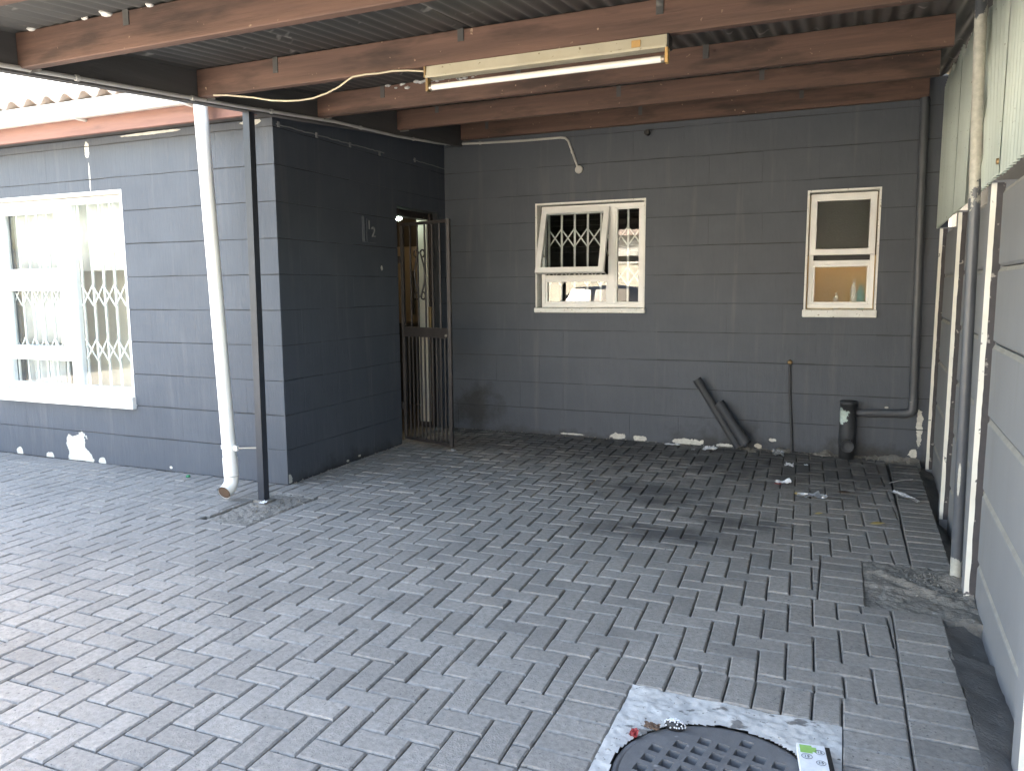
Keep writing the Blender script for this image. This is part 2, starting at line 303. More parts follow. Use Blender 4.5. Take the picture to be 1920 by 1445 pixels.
# ------------------------------------------------------------------ the ground and the paving
g = MB().add([(-400, -400, -.17), (400, -400, -.17), (400, 400, -.17), (-400, 400, -.17)], [(0, 1, 2, 3)]).build('ground', 'yard', kind='structure')
MB().box(-16, -7.4, -14, YF + .1, -.16, -.004).box(-7.4, -3.3, -14, .95, -.16, -.004).build('pale_bounce_slab', 'yard_bounce', kind='structure')  # unseen yard, made pale to bounce daylight onto the front wall
MB().box(-3.3, .30, -14, .95, -.16, -.004).build('dull_bounce_slab', 'yard', kind='structure')  # unseen yard, made darker to cut the bounce on the back wall
paving = MB().box(-7.4, -.6, .95, YF + .05, -.16, -.026).box(.03, .44, .95, YF + .05, -.16, -.026).box(-.6, .03, 2.5, YF + .05, -.16, -.026).box(XW, .55, YF + .05, YB + .02, -.16, -.026).build('paving', 'sand', kind='structure')
EI, EJ, LO = Vector((.0979, .0013)), Vector((-.0043, .1026)), Vector((-1.3831, 2.2421))
def area(p): return abs(sum(p[i].x * p[(i + 1) % len(p)].y - p[(i + 1) % len(p)].x * p[i].y for i in range(len(p)))) / 2
def clip(poly, n, d):                        # keep the side where n.p < d
    out = []
    for i in range(len(poly)):
        a, b = poly[i], poly[(i + 1) % len(poly)]; da, db = n.dot(a) - d, n.dot(b) - d
        if da <= 0: out.append(a)
        if (da < 0 < db) or (db < 0 < da): out.append(a + (b - a) * (da / (da - db)))
    return out
def inset(poly, t):
    if sum(poly[i].x * poly[(i + 1) % len(poly)].y - poly[(i + 1) % len(poly)].x * poly[i].y for i in range(len(poly))) < 0: poly = poly[::-1]
    res = poly
    for i in range(len(poly)):
        a, b = poly[i], poly[(i + 1) % len(poly)]; e = b - a
        if e.length < 1e-5: continue
        n = Vector((e.y, -e.x)).normalized(); res = clip(res, n, n.dot(a) - t)
        if len(res) < 3: return []
    return res
ZONES = [(-.82, .26, -9, 2.72), (.25, 9, -9, 3.58), (-.047, 9, 3.58, 4.2), (.372, 9, 4.2, 9), (-3.57, -3.2, 3.48, 4.13), (-20, XW + .003, 4.15, 9), (-20, 20, YB - .005, 20)]
bricks = []                                  # (polygon, long_axis)
def addb(poly):
    for (x0, x1, y0, y1) in ZONES:
        cs = [clip(poly, Vector(n), d) for n, d in (((1, 0), x0), ((-1, 0), -x1), ((0, 1), y0), ((0, -1), -y1))]
        cs = [c for c in cs if len(c) > 2]
        if not cs: return
        poly = max(cs, key=area)
    if area(poly) > .0007: bricks.append(poly)
for i in range(-70, 40):
    for j in range(-16, 50):
        if (i - j) % 4 == 0:
            for (a, b, cw, ch) in ((i, j, 2, 1), (i + 2, j - 1, 1, 2)):
                p = [LO + EI * (a + s) + EJ * (b + t) for s, t in ((0, 0), (cw, 0), (cw, ch), (0, ch))]
                c = (p[0] + p[2]) / 2
                if c.x < -7.3 or c.y < 1.0 or c.x > .5 or (c.x < -5.2 and c.y < 1.8): continue
                addb(p)
def rect(x0, x1, y0, y1): bricks.append([Vector((x0, y0)), Vector((x1, y0)), Vector((x1, y1)), Vector((x0, y1))])
for k in range(15): rect(-.82, -.625, 2.45 - .0995 * (k + 1), 2.45 - .0995 * k)
rect(-.82, -.625, 2.45, 2.53)
x = -.82
for wd in (.1, .1, .105, .1, .097, .094, .094, .094, .092): rect(x, x + wd, 2.53, 2.72); x += wd
for k in range(17): rect(.056, .25, 2.72 - .1 * (k + 1), 2.72 - .1 * k)
for k in range(25): rect(.25, .448 + .005 * (k > 12), 3.58 - .1026 * (k + 1), 3.58 - .1026 * k)
for k in range(6): rect(-.047, .15, 3.58 + .1033 * k, 3.58 + .1033 * (k + 1))
for k in range(24):
    y = 4.2 + .1026 * k; s = .017 * (y - 4.2); rect(.372 + s * .4, .556 + s, y, y + .1026)
for k in range(37): rect(XW - .098 * (k + 1), XW - .098 * k, 4.15, YF - .005)
def paver_geo(mb, poly, z, tx, ty, org=None):
    p0 = inset(poly, .003); p1 = inset(poly, .0085) if p0 else []
    if len(p0) < 3: return False
    if len(p1) != len(p0): p1 = p0
    c = sum(poly, Vector((0, 0))) / len(poly); o = org if org is not None else Vector((0, 0)); n = len(p0)
    zz = lambda p, h: z + h + tx * (p.x - c.x) + ty * (p.y - c.y)
    vs = [(p.x - o.x, p.y - o.y, zz(p, 0)) for p in p1] + [(p.x - o.x, p.y - o.y, zz(p, -.0055)) for p in p0] + [(p.x - o.x, p.y - o.y, -.04) for p in p0]
    fs = [tuple(range(n))] + [(n + i, n + (i + 1) % n, (i + 1) % n, i) for i in range(n)] + [(2 * n + i, 2 * n + (i + 1) % n, n + (i + 1) % n, n + i) for i in range(n)]
    mb.add(vs, fs); return True
def seen(poly):
    q = [px((p.x, p.y, 0)) for p in poly]
    if any(k is None for k in q): return 0
    cx = sum(k[0] for k in q) / len(q); cy = sum(k[1] for k in q) / len(q)
    if not (-20 < cx < 1940 and 0 < cy < 1460): return 0
    if cx < 0 or cy > 1445: return 1
    return area([Vector(k) for k in q])
bricks.sort(key=seen, reverse=True)
cache = {}; rest = MB()
for k, poly in enumerate(bricks):
    c = sum(poly, Vector((0, 0))) / len(poly)
    z = rnd.uniform(-.0025, .0015) + .006 * mnoise.noise(Vector((c.x * 1.3, c.y * 1.3, 2.)))
    tx, ty = rnd.uniform(-.016, .016), rnd.uniform(-.016, .016)
    if k < 300:
        key = (len(poly),) + tuple(round((p - c)[i], 3) for p in poly for i in (0, 1))
        if key not in cache:
            mb = MB()
            cache[key] = mb.mesh('paver') if paver_geo(mb, poly, 0, 0, 0, c) else None
        me = cache[key]
        if me is None: continue
        o = link('paver', me, 'paver', paving); o.location = (c.x, c.y, z); o.rotation_euler = (ty * .7, -tx * .7, rnd.uniform(-.006, .006))
    else: paver_geo(rest, poly, z, tx, ty)
me = bpy.data.meshes.new('paver_field'); me.from_pydata(rest.v, [], rest.f); me.update()
link('paver_field', me, 'paver', paving, kind='stuff')

def rough_slab(x0, x1, y0, y1, zf, nx=40, ny=40, skirt=-.16, hole=None):
    vs = []; fs = []
    for j in range(ny + 1):
        for i in range(nx + 1):
            x = x0 + (x1 - x0) * i / nx; y = y0 + (y1 - y0) * j / ny; vs.append((x, y, zf(x, y)))
    for j in range(ny):
        for i in range(nx):
            q = (j * (nx + 1) + i, j * (nx + 1) + i + 1, (j + 1) * (nx + 1) + i + 1, (j + 1) * (nx + 1) + i)
            cx = sum(vs[a][0] for a in q) / 4; cy = sum(vs[a][1] for a in q) / 4
            if hole and math.hypot(cx - hole[0], cy - hole[1]) < hole[2]: continue
            fs.append(q)
    mb = MB().add(vs, fs, True); W = nx + 1
    for line in ([i for i in range(W)], [ny * W + i for i in range(W)], [j * W for j in range(ny + 1)], [j * W + nx for j in range(ny + 1)]):
        a = [vs[k] for k in line]; m = len(a); mb.add(a + [(p[0], p[1], -.12) for p in a], [(k, k + 1, m + k + 1, m + k) for k in range(m - 1)])
    return mb
def fb(x, y, s, o=4): return mnoise.fractal(Vector((x * s, y * s, 3.3)), 1., 2., o)
rough_slab(-3.57, -3.2, 3.48, 4.13, lambda x, y: -.006 + .007 * fb(x, y, 9) + .006 * fb(x, y, 30) - .012 * (abs(x + 3.385) > .16) + .012 * math.exp(-((x + 3.45) ** 2 + (y - 3.9) ** 2) / .02), 60, 90).build('concrete_patch', 'patch', paving)
rough_slab(.15, .60, 3.585, 4.2, lambda x, y: -.006 + .007 * fb(x, y, 7) + .008 * fb(x, y, 26) + (.016 + .012 * fb(x, y, 22)) * max(0, 1 - abs(y - 3.93 - .12 * math.sin(x * 9)) / .06) - .010 * (y < 3.86) + .03 * math.exp(-((x - .55) ** 2 + (y - 4.07) ** 2) / .006), 60, 80).build('concrete_patch', 'patch', paving)
rough_slab(-.95, .62, 6.71, YB + .002, lambda x, y: -.024 + .05 * max(0, fb(x, y, 6)) + .03 * (y - 6.71) / .13 + .006 * fb(x, y, 30), 160, 24).build('mortar_fillet', 'patch', paving)
HC = (-.268, 2.09); HR = .302
rough_slab(-.625, .056, 1.5, 2.53, lambda x, y: -.004 + .006 * fb(x, y, 6) + .0035 * fb(x, y, 42, 3) - .006 * max(0, 1 - (math.hypot(x - HC[0], y - HC[1]) - HR) / .05), 110, 160, hole=(HC[0], HC[1], HR + .004)).build('mortar_surround', 'patch_light', paving)
XP = lambda y: .427 + .0345 * y
ch = MB(); vs = []; NX = 8; NY = 120
for j in range(NY + 1):
    y = .9 + (6.86 - .9) * j / NY; xe = .448 if y < 3.58 else .556 + .017 * (y - 4.2)
    for i in range(NX + 1):
        t = i / NX; x = (xe - .02) + (XP(y) + .06 - xe + .02) * t
        hole = .015 * math.exp(-((y - 3.45) / .12) ** 2) + .04 * math.exp(-((y - 5.3) / .35) ** 2)
        fill = .075 * math.exp(-((y - 2.7) / .55) ** 2)
        vs.append((x, y, -.03 - .045 * t - hole * (.4 + t) + fill * (1 - .3 * t) + .02 * fb(x, y, 9)))
ch.add(vs, [(j * (NX + 1) + i, j * (NX + 1) + i + 1, (j + 1) * (NX + 1) + i + 1, (j + 1) * (NX + 1) + i) for j in range(NY) for i in range(NX)], True)
ch.build('gutter_channel', 'channel', kind='structure')
rub = MB()                                   # grit lying along walls and in corners
for k in range(420):
    q = rnd.random()
    if q < .35: x, y, z = rnd.uniform(-3.6, .5), YB - abs(rnd.gauss(0, .035)) - .012, .004
    elif q < .5: x, y, z = XW + abs(rnd.gauss(0, .03)) + .01, rnd.uniform(4.4, 5.9), .004
    elif q < .72: x, y, z = rnd.gauss(.42, .09), rnd.gauss(4.0, .06), .0
    elif q < .85: x, y, z = rnd.gauss(-3.36, .07), rnd.gauss(3.85, .12), .008
    else: x, y, z = rnd.gauss(.5, .03), rnd.uniform(3.3, 5.2), -.07
    r = rnd.uniform(.003, .008) * (1.5 if q > .85 else 1)
    bm = bmesh.new(); bmesh.ops.create_icosphere(bm, subdivisions=1, radius=r)
    for v in bm.verts: v.co = v.co * rnd.uniform(.6, 1.2) + Vector((x, y, z))
    rub.bm(bm)
rub.build('loose_grit', 'patch', label='loose grey grit along wall foot and in broken corners', cat='grit', kind='stuff')

# ------------------------------------------------------------------ the house: walls of painted blocks
house = thing('house', (XW, YF, 0), 'dark grey painted block house wrapping round two sides of the carport', 'house')
def P_back(u, z, d): return Vector((u, YB + d, z))
def P_side(u, z, d): return Vector((XW - d, u, z))
def P_front(u, z, d): return Vector((u, YF + d, z))
def cells(u0, u1, z0, z1, ops):
    us = sorted({u0, u1, *[min(max(v, u0), u1) for o in ops for v in o[:2]]}); zs = sorted({z0, z1, *[min(max(v, z0), z1) for o in ops for v in o[2:]]})
    keep = set()
    for i in range(len(us) - 1):
        for j in range(len(zs) - 1):
            cu, cz = (us[i] + us[i + 1]) / 2, (zs[j] + zs[j + 1]) / 2
            if not any(o[0] < cu < o[1] and o[2] < cz < o[3] for o in ops): keep.add((i, j))
    return us, zs, keep
def panel(P, u0, u1, z0, z1, d0, d1, ops=(), jit=None):
    us, zs, keep = cells(u0, u1, z0, z1, ops); vs = []; fs = []; idx = {}
    def vid(i, j, k):
        if (i, j, k) not in idx:
            u, z = us[i], zs[j]
            if jit: u, z = jit(u, z)
            idx[i, j, k] = len(vs); vs.append(P(u, z, (d0, d1)[k]))
        return idx[i, j, k]
    for (i, j) in keep:
        a = [(i, j), (i + 1, j), (i + 1, j + 1), (i, j + 1)]
        fs.append([vid(*q, 0) for q in a]); fs.append([vid(*q, 1) for q in a][::-1])
        for (di, dj), e in (((0, -1), (0, 1)), ((1, 0), (1, 2)), ((0, 1), (2, 3)), ((-1, 0), (3, 0))):
            if (i + di, j + dj) not in keep: fs.append([vid(*a[e[1]], 0), vid(*a[e[0]], 0), vid(*a[e[0]], 1), vid(*a[e[1]], 1)])
    return MB().add(vs, fs)
def block_wall(P, u0, u1, z1, ops, thick, pm, trim=0.):
    wall = panel(P, u0, u1 - trim, -.1, z1, 0, thick, ops).build('wall', 'paint_joint', house)
    row = 0; z = 0.
    while z < z1 - .02:
        zt = min(z + .25, z1); u = u0 - (0 if row % 2 else .22)
        first = True
        while u < u1 - .01:
            ln = .44 + rnd.uniform(-.012, .012); a, b = max(u, u0), min(u + ln, u1)
            u += ln
            if b - a < .03: continue
            vg = .0008 if rnd.random() < .15 else .0001
            hj = .0036 * rnd.choice((.35, .7, .9, 1.1, 1.2))
            bb = (a + vg, b - vg, z + hj, zt - hj)
            us, zs, keep = cells(*bb, ops)
            if not keep: continue
            ext = list(ops)
            d = -.0065 + .0003 * math.sin(row * 2.3)
            sub = [(bb[0] + (bb[1] - bb[0]) * t) for t in (.25, .5, .75)]
            js = {}
            def jit(uu, zz, js=js):
                return uu, zz + (mnoise.noise(Vector((uu * 9, zz * 7, row))) * .0035)
            ops2 = [o for o in ops if o[0] < bb[1] and o[1] > bb[0] and o[2] < bb[3] and o[3] > bb[2]] + [(q, q, 0, 0) for q in sub]
            panel(P, *bb, d, .004, ops2, jit).build('block', pm, wall)
        z = zt; row += 1
    return wall
W1 = (-2.66, -1.64, 1.165, 2.16); W2 = (-.285, .235, 1.14, 2.15); W3 = (-6.67, -5.095, .47, 2.14); DR = (5.93, 6.69, -.2, 2.12)
block_wall(P_back, XW - .1, .72, 2.955, [W1, W2], .22, 'paint_back')
block_wall(P_side, YF + .0045, YB, 2.95, [DR], .22, 'paint_side')
block_wall(P_front, -9.0, XW + .0062, 2.56, [W3], .22, 'paint_front', .0075)
# rooms behind the openings
def room(x0, x1, y0, y1, z1, m, mf, open_side):
    t = .04
    mb = MB()
    if 'y0' not in open_side: mb.box(x0, x1, y0 - t, y0, 0, z1)
    if 'y1' not in open_side: mb.box(x0, x1, y1, y1 + t, 0, z1)
    if 'x0' not in open_side: mb.box(x0 - t, x0, y0 - t, y1 + t, 0, z1)
    if 'x1' not in open_side: mb.box(x1, x1 + t, y0 - t, y1 + t, 0, z1)
    mb.build('room_wall', m, house)
    MB().box(x0 - t, x1 + t, y0 - t, y1 + t, z1 + .001, z1 + .05).build('room_ceiling', m, house)
    MB().box(x0 - t, x1 + t, y0 - t, y1 + t, -.1, .012).build('room_floor', mf, house)
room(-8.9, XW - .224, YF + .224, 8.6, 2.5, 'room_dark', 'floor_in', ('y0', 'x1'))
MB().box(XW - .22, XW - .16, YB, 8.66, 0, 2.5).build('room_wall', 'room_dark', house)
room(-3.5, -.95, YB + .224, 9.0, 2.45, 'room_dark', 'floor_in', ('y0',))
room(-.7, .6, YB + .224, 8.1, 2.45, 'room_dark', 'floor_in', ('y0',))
MB().box(-.69, .59, 8.07, 8.099, .015, 1.68).build('tile_dado', 'room_tan', house)
# roofs
MB().hexa([(-12, 4.1, 2.66), (XW - .03, 4.1, 2.66), (XW - .03, 10, 4.2), (-12, 10, 4.2), (-12, 4.1, 2.69), (XW - .03, 4.1, 2.69), (XW - .03, 10, 4.23), (-12, 10, 4.23)]).build('roof', 'tile', house)
sl = math.atan2(1.54, 5.9)
solid(sheet((-12, 4.0, 2.765), (1, 0, 0), (0, math.cos(sl), math.sin(sl)), 8.36, 5.5, .19, .027, (0, -math.sin(sl), math.cos(sl)), 10, rows=1).build('roof_sheeting', 'tile', house), .007)
MB().hexa([(XW - .02, 6.9, 2.97), (1.6, 6.9, 2.97), (1.6, 10.5, 3.3), (XW - .02, 10.5, 3.3), (XW - .02, 6.9, 3.03), (1.6, 6.9, 3.03), (1.6, 10.5, 3.36), (XW - .02, 10.5, 3.36)]).build('roof', 'roof_metal', house)
MB().box(-9.2, XW + .02, 4.15, 4.19, 2.535, 2.675, .004).build('fascia_board', 'fascia', house)
MB().box(-9.2, XW + .004, 4.19, YF + .1, 2.565, 2.60).build('soffit_board', 'wood_dark', house)
gt = MB(); prof = [(4.14, 2.735), (4.14, 2.66), (4.125, 2.64), (4.06, 2.632), (4.025, 2.65), (4.01, 2.70), (4.008, 2.735), (4.018, 2.738)]
gv = [(x, y, z) for x in (-9.2, -3.78) for (y, z) in prof]; n = len(prof)
gt.add(gv, [(i, i + 1, n + i + 1, n + i) for i in range(n - 1)] + [tuple(range(n)), tuple(range(2 * n - 1, n - 1, -1))], False)
gutter = gt.build('gutter', 'white_pipe', house)
for x in (-5.15, -4.1, -6.4): MB().box(x - .012, x + .012, 4.0, 4.15, 2.622, 2.636, .003).build('gutter_bracket', 'white_pvc', gutter)
# ------------------------------------------------------------------ windows
def frame_rect(mb, P, u0, u1, z0, z1, w_, d0, d1, b=.004):
    for a in ((u0, u1, z1 - w_, z1), (u0, u1, z0, z0 + w_), (u0, u0 + w_, z0 + w_, z1 - w_), (u1 - w_, u1, z0 + w_, z1 - w_)):
        pts = [P(a[0], a[2], d0), P(a[1], a[3], d1)]
        mb.box(*[f(p[i] for p in pts) for i in range(3) for f in (min, max)], b)
def frame_bar(mb, P, a, d0, d1, b=.004):
    pts = [P(a[0], a[2], d0), P(a[1], a[3], d1)]; mb.box(*[f(p[i] for p in pts) for i in range(3) for f in (min, max)], b)
def pane(P, a, d, m, win, name='pane'):
    mb = MB(); frame_bar(mb, P, a, d, d + .004, 0); return mb.build(name, m, win)
def trellis(P, u0, u1, z0, z1, d, rows, win, pitch=.117, bw=.018):
    n = int((u1 - u0) / pitch); 
    for k in range(n + 1):
        u = u0 + (u1 - u0) * k / n
        mb = MB(); frame_bar(mb, P, (u - bw / 2, u + bw / 2, z0, z1), d, d + .014, .002); mb.build('security_bar', 'bar', win)
    for zr in rows:
        mb = MB(); s = (u1 - u0) / n
        for k in range(n):
            a = u0 + s * k
            for q, (p0, p1) in enumerate((((a, zr - .085), (a + s, zr + .085)), ((a, zr + .085), (a + s, zr - .085)))):
                mb.bar(P(p0[0], p0[1], d - .004 - .004 * q), P(p1[0], p1[1], d - .004 - .004 * q), .004 if P is P_side else .012, .012 if P is P_side else .004, (0, 1, 0))
        mb.build('trellis_links', 'bar', win)
def plaster_surround(P, W, win, w_=.012):
    mb = MB(); us = panel(P, W[0] - w_, W[1] + w_, W[2], W[3] + w_, -.010, .10, [(W[0] + .004, W[1] - .004, W[2] - 1, W[3] - .004)]); us.build('plaster_surround', 'plaster_white', win)
def sill(P, W, h, win, out=.035):
    mb = MB(); a = P(W[0] - .02, W[2], -out); c = P(W[1] + .02, W[2] + h, .09); mb.box(a.x, c.x, min(a.y, c.y), max(a.y, c.y), a.z, c.z, .01)
    mb.build('sill', 'plaster_white', win)
# window with the opened top sash
w1 = thing('window', (-house.location.x - 2.15, YB - YF, 1.16)); w1.parent = house; w1['label'] = 'white window with its left sash pushed open'
plaster_surround(P_back, W1, w1); sill(P_back, W1, .045, w1)
f = MB(); frame_rect(f, P_back, -2.63, -1.65, 1.212, 2.145, .036, .045, .10)
frame_bar(f, P_back, (-1.982, -1.915, 1.248, 2.109), .045, .10); frame_bar(f, P_back, (-2.594, -1.982, 1.468, 1.512), .046, .10); f.build('frame', 'white_pvc', w1)
f = MB(); frame_rect(f, P_back, -2.594, -1.982, 1.248, 1.468, .02, .05, .09); frame_rect(f, P_back, -1.915, -1.686, 1.248, 2.109, .016, .05, .09); f.build('glazing_bead', 'white_pvc', w1)
pane(P_back, (-2.58, -1.99, 1.262, 1.455), .07, 'glass', w1); pane(P_back, (-1.905, -1.695, 1.26, 2.10), .07, 'glass', w1)
TH = R(18)
def P_sash(u, z, d): h = 2.125 - z; return Vector((u, YB + .035 - h * math.sin(TH) + d * math.cos(TH), 2.125 - h * math.cos(TH) - d * math.sin(TH)))
def sash_bar(mb, a, d0, d1):
    q = [(a[0], a[2]), (a[1], a[2]), (a[1], a[3]), (a[0], a[3])]; mb.hexa([P_sash(u, z, d0) for u, z in q] + [P_sash(u, z, d1) for u, z in q])
s = MB(); U0, U1, Z0, Z1, w_ = -2.615, -1.968, 1.50, 2.12, .048
for a in ((U0, U1, Z1 - w_, Z1), (U0, U1, Z0, Z0 + w_), (U0, U0 + w_, Z0 + w_, Z1 - w_), (U1 - w_, U1, Z0 + w_, Z1 - w_)): sash_bar(s, a, -.015, .03)
s.build('open_sash', 'white_pvc', w1)
s = MB(); sash_bar(s, (U0 + .045, U1 - .045, Z0 + .045, Z1 - .045), .004, .008); s.build('pane', 'glass', w1)
for u in (U0 + .012, U1 - .012): MB().bar(P_sash(u, 1.75, .03), (u, YB + .07, 1.66), .012, .004).build('stay', 'steel', w1)
trellis(P_back, -2.60, -1.70, 1.20, 2.14, .16, (1.86, 1.50), w1)
bl = MB()
for k in range(9): bl.box(-2.62, -1.68, YB + .25, YB + .30, 2.13 - k * .05, 2.133 - k * .05)
bl.build('pane_backing', 'room_dark', w1)  # slatted blind behind the kitchen panes
# small obscure-glass window
w2 = thing('window', (-house.location.x - .02, YB - YF, 1.14)); w2.parent = house; w2['label'] = 'narrow white window with obscure glass'
plaster_surround(P_back, W2, w2); sill(P_back, W2, .062, w2)
f = MB(); frame_rect(f, P_back, -.272, .222, 1.212, 2.135, .034, .04, .10); frame_bar(f, P_back, (-.238, .188, 1.565, 1.60), .041, .10); f.build('frame', 'white_pvc', w2)
f = MB(); frame_rect(f, P_back, -.238, .188, 1.246, 1.565, .018, .046, .09); f.build('glazing_bead', 'white_pvc', w2)
pane(P_back, (-.225, .175, 1.26, 1.552), .066, 'frost', w2)
TH = R(5)
s = MB(); U0, U1, Z0, Z1, w_ = -.266, .216, 1.64, 2.118, .046
for a in ((U0, U1, Z1 - w_, Z1), (U0, U1, Z0, Z0 + w_), (U0, U0 + w_, Z0 + w_, Z1 - w_), (U1 - w_, U1, Z0 + w_, Z1 - w_)): sash_bar(s, a, -.018, .02)
s.build('open_sash', 'white_pvc', w2)
s = MB(); sash_bar(s, (U0 + .043, U1 - .043, Z0 + .043, Z1 - .043), .0, .004); s.build('pane', 'frost', w2)
MB().box(-.25, .2, YB + .125, YB + .13, 1.60, 2.14).build('pane_backing', 'black', w2)  # black sheet added behind the upper pane to darken it
MB().box(-.285, .235, YB + .105, YB + .20, 1.15, 1.205).build('inner_sill', 'plaster_white', w2)
# the large window of the front wall
w3 = thing('window', (-house.location.x - 5.88, 0, .47)); w3.parent = house; w3['label'] = 'large white window of the sunlit wall'
sill(P_front, W3, .10, w3, .045); panel(P_front, W3[0] - .02, W3[1] + .012, W3[2], W3[3] + .02, -.008, .10, [(W3[0] + .004, W3[1] - .004, W3[2] - 1, W3[3] - .004)]).build('plaster_surround', 'plaster_white', w3)
f = MB(); frame_rect(f, P_front, -6.66, -5.105, .575, 2.13, .05, .055, .11); frame_bar(f, P_front, (-5.845, -5.745, .625, 2.08), .055, .11)
frame_bar(f, P_front, (-6.61, -5.845, 1.455, 1.525), .056, .11); frame_bar(f, P_front, (-6.61, -5.845, .82, .885), .056, .11); f.build('frame', 'white_pvc', w3)
f = MB()
for a in ((-6.60, -5.85, 1.53, 2.075), (-6.60, -5.85, .89, 1.45)): frame_rect(f, P_front, *a, .05, .035, .09)
f.build('sash_frame', 'white_pvc', w3)
for a in ((-6.55, -5.90, 1.58, 2.03), (-6.55, -5.90, .94, 1.40), (-6.605, -5.85, .63, .818), (-5.742, -5.155, .628, 2.078)): pane(P_front, a, .075, 'glass', w3)
trellis(P_front, -6.60, -5.12, .60, 2.10, .116, (1.36, .92), w3)
cu = MB(); 
for (x0, x1, z0, z1, y) in ((-6.65, -5.0, 1.56, 2.2, YF + .21), (-6.65, -5.92, .95, 1.555, YF + .235), (-6.65, -6.2, .52, .93, YF + .25), (-5.24, -5.0, .6, 1.555, YF + .22)):
    n = 60; vs = [(x0 + (x1 - x0) * i / n, y + .03 * math.sin(i * .9 + math.sin(i * .31) * 2), z) for z in (z0, z1) for i in range(n + 1)]
    cu.add(vs, [(i, i + 1, n + 2 + i, n + 1 + i) for i in range(n)], True)
solid(cu.build('curtain', 'curtain', w3), .003)
bg = MB(); bm = bmesh.new(); bmesh.ops.create_icosphere(bm, subdivisions=3, radius=1)
for v in bm.verts:
    k = 1 + .25 * mnoise.noise(v.co * 2.2); v.co = Vector((-5.2 + v.co.x * .11 * k, YF + .30 + v.co.y * .06, .68 + v.co.z * .11 * k))
bg.bm(bm, True).build('paper_bag', 'paper_bag', label='crumpled tan bag inside the large window by its lower right corner', cat='bag')
MB().box(-6.65, -5.1, YF + .2245, YF + .42, .50, .565, .005).build('window_board', 'plaster_white', w3)
# door frame, inner door, things seen through it
MB().box(-7.6, -4.6, YF + .62, YF + .66, .012, 2.49).build('room_wall', 'room', house)  # partition added close behind the large window to catch daylight and brighten it
dfm = MB()
frame_bar(dfm, P_side, (5.935, 5.985, .0, 2.11), .07, .17); frame_bar(dfm, P_side, (6.625, 6.685, .0, 2.11), .05, .20); frame_bar(dfm, P_side, (5.985, 6.625, 2.05, 2.11), .07, .17)
df = dfm.build('door_frame', 'jamb', house)
MB().box(XW - .075, XW - .045, 6.60, 6.628, 1.02, 1.22, .003).build('lock_plate', 'brass', df)
MB().box(XW - .185, XW - .075, 6.60, 6.626, .09, 2.05, .004).build('door', 'door', house)
MB().box(XW - .22, XW + .01, 5.932, 6.688, -.05, .03, .004).build('threshold', 'patch', house)
fr = thing('fridge', (-4.98, 8.0, 0), 'tall steel fridge inside the house seen through the open gate', 'fridge')
MB().box(-5.35, -4.5, 7.85, 8.5, .03, 1.88, .012).build('body', 'steel', fr); MB().box(-5.345, -4.505, 7.82, 7.848, 1.02, 1.875, .008).build('door', 'steel', fr); MB().box(-5.345, -4.505, 7.82, 7.848, .05, 1.0, .008).build('dark_lower_front', 'black', fr)  # lower front made black, gloom of the doorway put into its colour
MB().tube([(-4.56, 7.79, 1.1), (-4.56, 7.79, 1.6)], .012).build('handle', 'black', fr)
def lamp_thing(name, loc, r, m, label, energy, color):
    t = thing(name, loc, label, 'lamp'); x, y, z = loc
    MB().lathe([(r * .55, .0), (r * .55, -.03), (r * .3, -.05)], (x, y, z), 16).build('lamp_base', 'white_pvc', t)
    bm = bmesh.new(); bmesh.ops.create_uvsphere(bm, u_segments=16, v_segments=10, radius=r)
    for v in bm.verts: v.co = v.co + Vector((x, y, z - .05 - r * .8))
    MB().bm(bm, True).build('bulb', m, t)
    if name == 'hanging_lamp': MB().tube([(x, y, z), (x, y, 2.5)], .004, 6).build('cord', 'black', t)
    if energy:
        ld = bpy.data.lights.new('bulb_light', 'POINT'); ld.energy = energy; ld.color = color; ld.shadow_soft_size = r
        lo = bpy.data.objects.new('bulb_light', ld); COL.objects.link(lo); lo.parent = t; lo.location = (0, 0, -.06 - r * 2.2)
lamp_thing('ceiling_lamp', (-4.55, 6.75, 2.499), .05, 'bulb_warm', 'warm lit bulb on the ceiling inside the doorway', .32, (1, .72, .4))
lamp_thing('hanging_lamp', (-3.95, 6.5, 2.15), .032, 'bulb_cool', 'small lit white lamp at top corner of doorway', .06, (.8, 1, .95))
lamp_thing('bathroom_lamp', (.0, 7.6, 2.449), .05, 'bulb_warm', 'warm bulb in the room behind the obscure glass window', 1.0, (1, .8, .5))
for (x, h, r, m, lb) in ((.135, .20, .028, 'blue_bottle', 'teal bottle behind the obscure glass of the narrow window'), (.08, .24, .022, 'white_bottle', 'tall pale bottle beside the teal one behind obscure glass'), (-.05, .13, .02, 'white_bottle', 'short white bottle behind middle of the obscure glass')):
    MB().lathe([(r, 0), (r, h * .7), (r * .45, h * .82), (r * .45, h)], (x, YB + .155, 1.206), 16).build('bottle', m, label=lb, cat='bottle', group='bottles on the inner sill')

# ------------------------------------------------------------------ house number plate
pl = thing('number_plate', (XW, 5.49, 1.78), 'small dark plaque with raised number 12 beside the doorway', 'plaque')
MB().box(XW + .0058, XW + .016, 5.39, 5.59, 1.775, 1.985, .003).build('plate', 'paint', pl)
MB().box(XW + .016, XW + .026, 5.395, 5.412, 1.777, 1.983, .003).box(XW + .016, XW + .026, 5.432, 5.446, 1.777, 1.965, .003).build('ridge', 'paint', pl)
tm = MB(); text_on(tm, '1', .10, .004, (XW + .018, 5.478, 1.915), (0, 1, 0), (0, 0, 1)); text_on(tm, '2', .12, .004, (XW + .018, 5.54, 1.86), (0, 1, 0), (0, 0, 1)); tm.build('numerals', 'concrete', pl)

